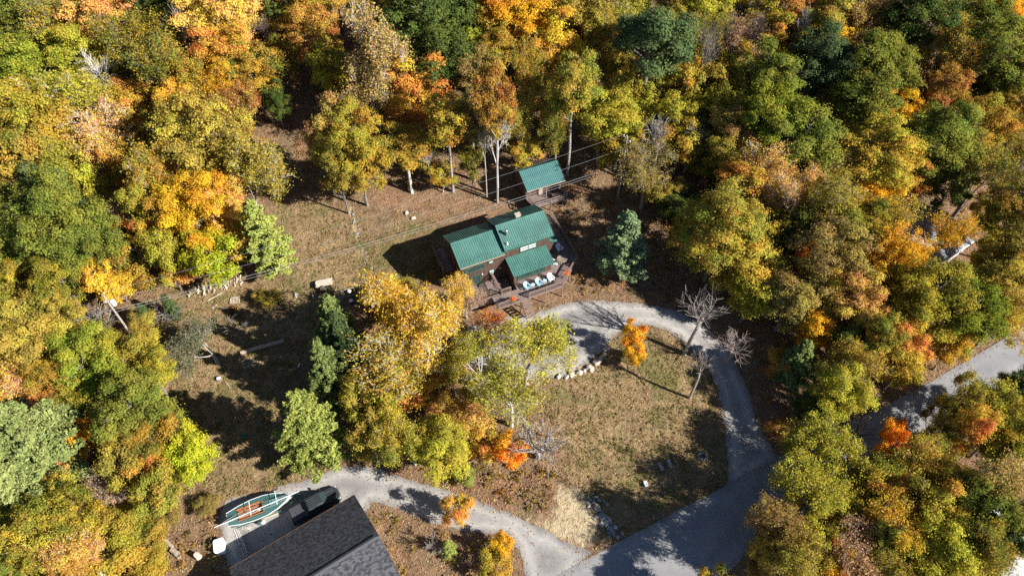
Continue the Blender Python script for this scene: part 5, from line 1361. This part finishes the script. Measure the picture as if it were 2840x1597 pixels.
mb.build("bearers", M['wood'], pal)
for k, (a, b_) in enumerate((((578, 832), (617, 811)), ((575, 836), (594, 822)), ((588, 856), (602, 844)))):
    mb = MB(); mb.beam(site(*a, .08), site(*b_, .08), .16, .04); o = mb.build("board", M['palewood'])
    tag(o, ("longest loose board in front of the firewood row", "short loose board against the firewood row", "loose board nearest the orange log splitter")[k], "board", "loose boards by the firewood")
# log splitter
P = site(640, 862); sp = thing("log_splitter", "orange log splitter on the grass below the pallet", "log splitter", P, -.03)
mb = MB(); mb.beam((-.1, 0, .62), (1.05, 0, .62), .2, .2); mb.bb((.85, -.16, .4), (1.08, .16, .85)); mb.build("beam", M['orange'], sp)
mb = MB(); mb.tube([(-1.1, 0, .62), (-.1, 0, .62)], .08, 8); mb.build("ram", M['metal'], sp)
mb = MB(); mb.bb((.1, -.62, .4), (.62, -.16, .8)); mb.build("engine", M['dark'], sp)
for s in (-1, 1):
    mb = MB(); mb.tube([(.35, s * .4, .25), (.35, s * .55, .25)], .25, 14); mb.build("wheel", M['rubber'], sp)
mb = MB(); mb.tube([(-.9, 0, 0), (-.9, 0, .6)], .03, 6); mb.build("stand", M['metal'], sp)
# work table and cart
P = site(898, 784, .75); tb = thing("work_table", "weathered plank table standing alone in the meadow", "table", (P.x, P.y, hg(P.x, P.y)), .28)
mb = MB()
for k in range(6): mb.box((.04 * ((k * 7) % 3), -.5 + k * .2, .78), (2.35 - .1 * (k % 2), .185, .05))
mb.build("tabletop", mat("bleached_planks", (.50, .41, .33), .85, var=.35, scale=3), tb)
for s in (-1, 1):
    for t_ in (-1, 1): mb = MB(); mb.bb((s * .95 - .05, t_ * .42 - .05, -.15), (s * .95 + .05, t_ * .42 + .05, .75)); mb.build("leg", M['wood'], tb)
P = site(897, 806); ct = thing("engine_cart", "dark machine on a small frame beside the plank table", "machine", P, .28)
mb = MB(); mb.bb((-.6, -.4, .3), (.6, -.34, .42)); mb.bb((-.6, .34, .3), (.6, .4, .42)); mb.bb((-.6, -.34, .3), (-.52, .34, .42)); mb.bb((.52, -.34, .3), (.6, .34, .42)); mb.build("frame", M['dark'], ct)
mb = MB(); mb.bb((-.3, -.3, .43), (.3, .28, .8)); mb.lathe([(.16, .8), (.18, .95), (.1, 1.0)], n=10); mb.build("engine", mat("grimy_engine", (.10, .085, .07), .6, var=.5, scale=9), ct)
for s in (-1, 1):
    mb = MB(); mb.tube([(.3, s * .42, .22), (.3, s * .54, .22)], .22, 12); mb.build("wheel", M['rubber'], ct)
P = site(870, 828); mb = MB(); mb.tube([(0, 0, -.1), (.05, 0, .8)], .06, 6); o = mb.build("marker_post", M['white']); o.location = P; tag(o, "short white marker post in the grass below the plank table", "post")
def boulder(name, label, px, py, sx, sy, sz, group=None, m=None, seed=0, rise=.25):
    rs = random.Random(seed); bm = bmesh.new(); bmesh.ops.create_icosphere(bm, subdivisions=2, radius=1)
    for v in bm.verts:
        k = 1 + .18 * math.sin(v.co.x * 3 + seed) + .14 * math.sin(v.co.y * 4 + seed * 2) + rs.uniform(-.07, .07); v.co *= k
        v.co.x *= sx; v.co.y *= sy; v.co.z *= sz
    me = bpy.data.meshes.new(name); bm.to_mesh(me); bm.free(); me.materials.append(m or M['stone'])
    o = bpy.data.objects.new(name, me); COL.objects.link(o); P = site(px, py); o.location = (P.x, P.y, P.z + sz * rise); o.rotation_euler.z = rs.uniform(0, 3)
    return tag(o, label, "rock", group)
boulder("rock", "single pale rock in the meadow left of the plank table", 822, 818, .42, .28, .25, seed=3)
EDGE = [(1549, 1044, .42, "small round boulder at the left end of the edging row"), (1571, 1046, .36, "smallest white boulder in the edging row"), (1585, 1039, .5, "bright white boulder second third of the edging row"), (1606, 1035, .48, "cream boulder in the middle of the edging row"), (1620, 1028, .34, "small tan boulder right of the cream one"), (1637, 1022, .58, "large grey boulder in the edging row"), (1657, 1005, .58, "large cream boulder near the shaded end of the edging row"), (1667, 992, .42, "pinkish boulder beside the large cream one"), (1680, 968, .5, "dark boulder at the top end of the edging row"), (1676, 982, .3, "little flat stone between dark and pinkish boulders")]
for i, (x, y, s, lb) in enumerate(EDGE): boulder("boulder", lb, x, y, s, s * .8, s * .7, "boulders edging the turnaround", seed=i + 10)
rr = random.Random(9)
for i in range(90):
    f = rr.random(); px = 1640 + 62 * f + rr.gauss(0, 9); py = 1380 + 100 * f + rr.gauss(0, 8); s = rr.uniform(.12, .34)
    boulder("ditch_stone", "broken grey stone in the stony ditch beside the sand bank", px, py, s, s * .75, s * .6, "broken stones in the ditch", M['greystone'] if rr.random() < .75 else M['stone'], seed=100 + i, rise=.1)
# gate frame and lidded bins at the meadow edge
P = site(962, 818); r = thing("cold_frame", "low timber cold frame at the hem of the yellow birches", "timber frame", P, .3)
mb = MB(); mb.beam((-1.2, .5, .55), (1.2, .6, .55), .08, .08); mb.beam((-1.2, -.5, .3), (1.2, -.5, .3), .08, .08)
for x in (-1.15, -.4, .4, 1.15): mb.beam((x, -.5, .3), (x, .55, .55), .06, .06); mb.beam((x, .55, -.1), (x, .55, .5), .06, .06)
mb.build("frame", M['pole'], r)
for (x, y, lb) in ((969, 808, "upper white lidded bin at the hem of the yellow birches"), (974, 834, "lower white lidded bin at the hem of the yellow birches")):
    P = site(x, y, .5); r = thing("lidded_bin", lb, "bin", (P.x, P.y, hg(P.x, P.y)), 0, "white lidded bins")
    mb = MB(); mb.lathe([(.22, -.1), (.26, .5)], n=14); mb.build("body", M['dark'], r); mb = MB(); mb.lathe([(.29, .503), (.29, .56), (.2, .64), (.05, .66)], n=14); mb.build("lid", M['white'], r)
P = site(1000, 806); mb = MB(); mb.tube([(0, 0, -.2), (0, 0, 1.3)], .05, 6); o = mb.build("fence_post", M['pole']); o.location = P; tag(o, "lone timber post beside the lidded bins", "post")
# clearing clutter
P = site(686, 1008); r = thing("wooden_crate_frame", "square open wooden frame on dry grass below the long log", "wooden frame", P, .45)
mb = MB()
for y in (-.55, 0, .55): mb.box((0, y, .1), (1.25, .13, .12))
for x in (-.57, .57): mb.box((x, 0, .2), (.13, 1.22, .07))
mb.build("frame", M['wood'], r)
for a, b_, lb in (((676, 1020), (703, 1003), "pale board beside the square wooden frame"), ((690, 1022), (724, 1001), "long thin board right of the square wooden frame"), ((625, 1056), (638, 1076), "grey stick near the small metal box")):
    mb = MB(); mb.beam(site(*a, .08), site(*b_, .1), .12, .05); o = mb.build("board", M['wood']); tag(o, lb, "board", "boards in the clearing")
P = site(609, 1052); r = thing("metal_box", "small white and grey metal box in the dry grass", "box", P, .4)
mb = MB(); mb.bb((-.22, -.25, 0), (.22, .25, .4)); mb.build("body", M['metal'], r); mb = MB(); mb.bb((-.24, -.27, .403), (.24, .1, .45)); mb.build("lid", M['white'], r)
P = site(829, 1015); mb = MB(); mb.tube([(0, -.25, .1), (.08, .3, .1)], .1, 8); o = mb.build("white_tube", M['white']); o.location = P; tag(o, "white plastic tube lying in the deep shade of the clearing", "tube")
P = site(678, 1210); o = MB().lathe([(.22, 0), (.27, .32), (.24, .33), (.2, .05)], n=14).build("bucket", M['teal']); o.location = P; tag(o, "teal bucket in the shade above the pale pine", "bucket")
# lawn objects
for a, b_, lb in (((1828, 1283), (1838, 1304), "left one of the two split log halves on the shaded lawn"), ((1852, 1276), (1861, 1294), "right one of the two split log halves on the shaded lawn")):
    log("split_log", lb, a, b_, .24, "split log halves on the lawn", m=M['greystone'])
o = MB().box((0, 0, .2), (.42, .62, .4)).build("concrete_block", mat("pale_block", (.5, .5, .52), .8)); o.location = site(1790, 1343); o.rotation_euler.z = .3; tag(o, "pale square block on the shaded lawn", "block")
P = site(1948, 1266); mb = MB()
for k in range(10):
    a = k * .628; mb.box((.5 * math.cos(a), .42 * math.sin(a), .1), (.26, .2, .24), rz=a)
o = mb.build("fire_ring", M['greystone']); o.location = P; tag(o, "ring of stones for a fire near the drive on the lawn", "fire ring")
P = site(1811, 1440); r = thing("mailbox", "green mailbox on a post at the roadside", "mailbox", P, .55)
mb = MB(); mb.bb((-.05, -.05, -.3), (.05, .05, 1.0)); mb.build("post", M['wood'], r)
mb = MB(); s8 = [(math.cos(a) * .13, math.sin(a) * .13) for a in np.linspace(0, math.pi, 8)]
mb.loft([[(s_, y, 1.14 + c) for s_, c in s8] + [(-.13, y, 1.0), (.13, y, 1.0)] for y in (-.32, .28)]); mb.build("box", M['mailgreen'], r)
# ------------------------------------------------------------------ power line
def pole(label, base, H, tr_):
    P = site(*base); r = thing("utility_pole", label, "utility pole", P, .5, "utility poles")
    mb = MB(); mb.tube([(0, 0, -.5), (0, 0, H)], [.17, .11], 10); mb.build("pole", M['pole'], r)
    mb = MB(); mb.box((0, 0, H - .5), (.1, 1.7, .12)); mb.build("crossarm", M['pole'], r)
    for y in (-.75, .75): mb = MB(); mb.lathe([(.04, 0), (.07, .08), (.05, .18)], (0, y, H - .44), 8); mb.build("insulator", M['white'], r)
    if tr_:
        mb = MB(); mb.lathe([(.26, -.45), (.28, -.35), (.28, .42), (.2, .5)], (.45, .0, H - 1.7), 14); mb.build("transformer", mat("pale_grey_enamel", (.68, .70, .73), .4), r, True)
    return P
p1 = pole("grey utility pole with a pale transformer can among the left shrubs", (376, 945), 9.6, True)
p2 = pole("dark utility pole standing right of the shed", (1713, 548), 11.5, False)
d12 = (p2 - p1); d12.z = 0; d12.normalize(); sdv = Vector((-d12.y, d12.x, 0))
def cable(label, a, b, sag, rad=.011):
    mb = MB(); mb.tube([a.lerp(b, f) - Vector((0, 0, sag * 4 * f * (1 - f))) for f in np.linspace(0, 1, 25)], rad, 4); o = mb.build("power_cable", M['wire']); tag(o, label, "cable", "overhead cables")
cable("thin overhead line running highest from the left pole to the shed pole", p1 + Vector((0, 0, 9.5)) + sdv * .6, p2 + Vector((0, 0, 11.4)) + sdv * .6, .9)
cable("second overhead line crossing the shed roof", p1 + Vector((0, 0, 9.0)) - sdv * .4, p2 + Vector((0, 0, 9.6)) - sdv * .2, 1.2)
cable("thick low cable crossing above the house roof", p1 + Vector((0, 0, 6.8)), p2 + Vector((0, 0, 6.6)), 1.2, .02)
cable("lower of the paired low cables behind the house", p1 + Vector((0, 0, 6.3)), p2 + Vector((0, 0, 6.15)), 1.25, .017)
e0 = site(-60, 940, 7.5)
cable("overhead cable leaving the left pole toward the left edge", p1 + Vector((0, 0, 6.9)), e0, .6, .018)

rr = random.Random(19)
for i in range(14):
    f = rr.random(); px = 975 + 55 * f + rr.gauss(0, 5); py = 575 + 185 * f; k_ = rr.uniform(.12, .3)
    boulder("gully_stone", "small grey stone in the eroded gully left of the house", px, py, k_, k_ * .75, k_ * .55, "grey stones in the gully", M["greystone"], seed=300 + i, rise=.1)
for x, y, lb in ((1146, 605, "white rock pile stone on the leafy slope behind the house"), (1128, 590, "small grey stone above the white one on the leafy slope")): boulder("rock", lb, x, y, .4, .3, .25, seed=x)
# ------------------------------------------------------------------ ground cover nobody could count
rs = np.random.default_rng(5)
def scatter(k):
    """points spread evenly over the part of the terrain the photo takes in"""
    px = rs.uniform(-60, 2900, k); py = rs.uniform(-60, 1660, k)
    t = np.full(k, 60.0)
    D = np.stack([(px - 1420) / FPX, np.zeros(k), np.zeros(k)], 1) + _u * (-(py - 798.5) / FPX)[:, None] + _f
    for i in range(30):
        P = D * t[:, None]; t = t + (P[:, 2] + CAMZ - hgt(P[:, 0], P[:, 1])) * .75 / -D[:, 2]
    P = D * t[:, None]; return P[:, 0], P[:, 1]
HOUSE_FOOT = [hw(*q, 0)[:2] for q in ((-7.8, -4.9), (10.7, -4.9), (10.7, 5), (6.4, 8.8), (-6.6, 8.8))]
SHED_FOOT = [(SX + math.cos(SYAW) * u + math.sin(SYAW) * v, SY + math.sin(SYAW) * u - math.cos(SYAW) * v) for u, v in ((0, -2.6), (6.1, -2.6), (6.1, 4.3), (0, 4.3))]
GAR_FOOT = [(GA.x + math.cos(GYAW) * u + math.sin(GYAW) * v, GA.y + math.sin(GYAW) * u - math.cos(GYAW) * v) for u, v in ((0, 0), (GL, 0), (GL, 14), (0, 14))]
def built(X, Y):
    r = np.zeros(X.shape, bool)
    for f in (HOUSE_FOOT, SHED_FOOT, GAR_FOOT): r |= inside(np.array(f), X, Y)
    return r
def blend_obj(name, me, c1, c2):
    o = bpy.data.objects.new(name, me); COL.objects.link(o); o.color = (*c1, 1); o['tone'] = list(c2); return tag(o, kind='stuff')
# fallen leaves: thick in the wood, thin on grass, a dusting on the drives
X, Y = scatter(150000)
sg, sl_, sr = sdist('gravel', X, Y), sdist('lower', X, Y), sdist('road', X, Y)
paved = np.maximum(np.maximum(sg, sl_), sr)
open_ = np.maximum(sdist('meadow', X, Y), sdist('lawn', X, Y))
clus = .5 + .5 * np.sin(X * .9 + 1.7 * np.sin(Y * .6)) * np.sin(Y * 1.1 + 1.3 * np.sin(X * .5))
pr_ = np.where(paved > 0, np.where(sl_ > 0, .06, np.where(sr > 0, .008, .03)) + .85 * np.exp(-np.maximum(paved, 0) / .45), np.where(open_ > 0, .10 + .25 * clus, .45 + .5 * clus)) * np.where(sdist('sand', X, Y) > -.3, .12, 1)
k = (rs.random(len(X)) < pr_) & ~built(X, Y); X, Y = X[k], Y[k]; N = len(X)
Z = hgt(X, Y) + .05 + rs.uniform(0, .06, N)
me = leaf_mesh("fallen_leaves", np.stack([X, Y, Z], 1), rs.normal(size=(N, 3)) * .35 + np.array([0, 0, 1]), rs.uniform(.05, .12, N), .7, np.clip(rs.normal(.5, .28, N), 0, 1), rs.random(N), M['leaf'])
blend_obj("fallen_leaves", me, (.48, .26, .12), (.44, .33, .17))
# dry grass blades in tufts
X, Y = scatter(60000)
op = np.maximum(sdist('meadow', X, Y), sdist('lawn', X, Y)); paved = np.maximum(np.maximum(sdist('gravel', X, Y), sdist('lower', X, Y)), sdist('road', X, Y))
clus = .5 + .5 * np.sin(X * .7 + 2 * np.sin(Y * .45)) * np.sin(Y * .8 + 1.3 * np.sin(X * .6))
k = (rs.random(len(X)) < np.where(op > -.5, .25 + .75 * clus, .06 * clus)) & (paved < -.1) & ~built(X, Y) & (sdist('sand', X, Y) < 0); X, Y = X[k], Y[k]; N = len(X); q = 6
XX = np.repeat(X, q) + rs.normal(size=N * q) * .13; YY = np.repeat(Y, q) + rs.normal(size=N * q) * .13
nn = np.stack([rs.normal(size=N * q), rs.normal(size=N * q), rs.normal(size=N * q) * .5], 1) + np.array([0, 0, .7])
me = leaf_mesh("dry_grass", np.stack([XX, YY, hgt(XX, YY) + rs.uniform(.03, .2, N * q)], 1), nn, rs.uniform(.08, .2, N * q), .28, np.clip(rs.normal(.5, .25, N * q), 0, 1), np.repeat(np.clip(clus[k] * .6 + rs.random(N) * .4, 0, 1), q), M['leaf'])
blend_obj("dry_grass", me, (.36, .27, .13), (.21, .20, .06))
# undergrowth of the wood: loose sprays of leaves up to a metre and a half
X, Y = scatter(9000)
paved = np.maximum(np.maximum(sdist('gravel', X, Y), sdist('lower', X, Y)), sdist('road', X, Y))
op = np.maximum(np.maximum(sdist('meadow', X, Y), sdist('lawn', X, Y)), np.maximum(sdist('slope', X, Y), sdist('track', X, Y)))
clus = .5 + .5 * np.sin(X * .35 + 2 * np.sin(Y * .2)) * np.sin(Y * .4 + 1.3 * np.sin(X * .3))
k = (rs.random(len(X)) < .15 + .7 * clus) & (paved < -.9) & (op < -.8) & ~built(X, Y) & (sdist('sand', X, Y) < -.5); X, Y = X[k], Y[k]; N = len(X); q = 22
sc = np.repeat(rs.uniform(.3, 1, N), q)
cen = np.stack([np.repeat(X, q), np.repeat(Y, q), np.zeros(N * q)], 1) + rs.normal(size=(N * q, 3)) * np.array([.38, .38, .0]) * sc[:, None]
cen[:, 2] = hgt(cen[:, 0], cen[:, 1]) + rs.uniform(.1, 1.2, N * q) * sc
me = leaf_mesh("undergrowth", cen, rs.normal(size=(N * q, 3)) * .5 + np.array([0, 0, .7]), rs.uniform(.08, .17, N * q), .62, np.clip(rs.normal(.5, .22, N * q), 0, 1), np.repeat(rs.random(N), q), M['leaf'])
blend_obj("undergrowth", me, (.17, .15, .035), (.36, .19, .05))
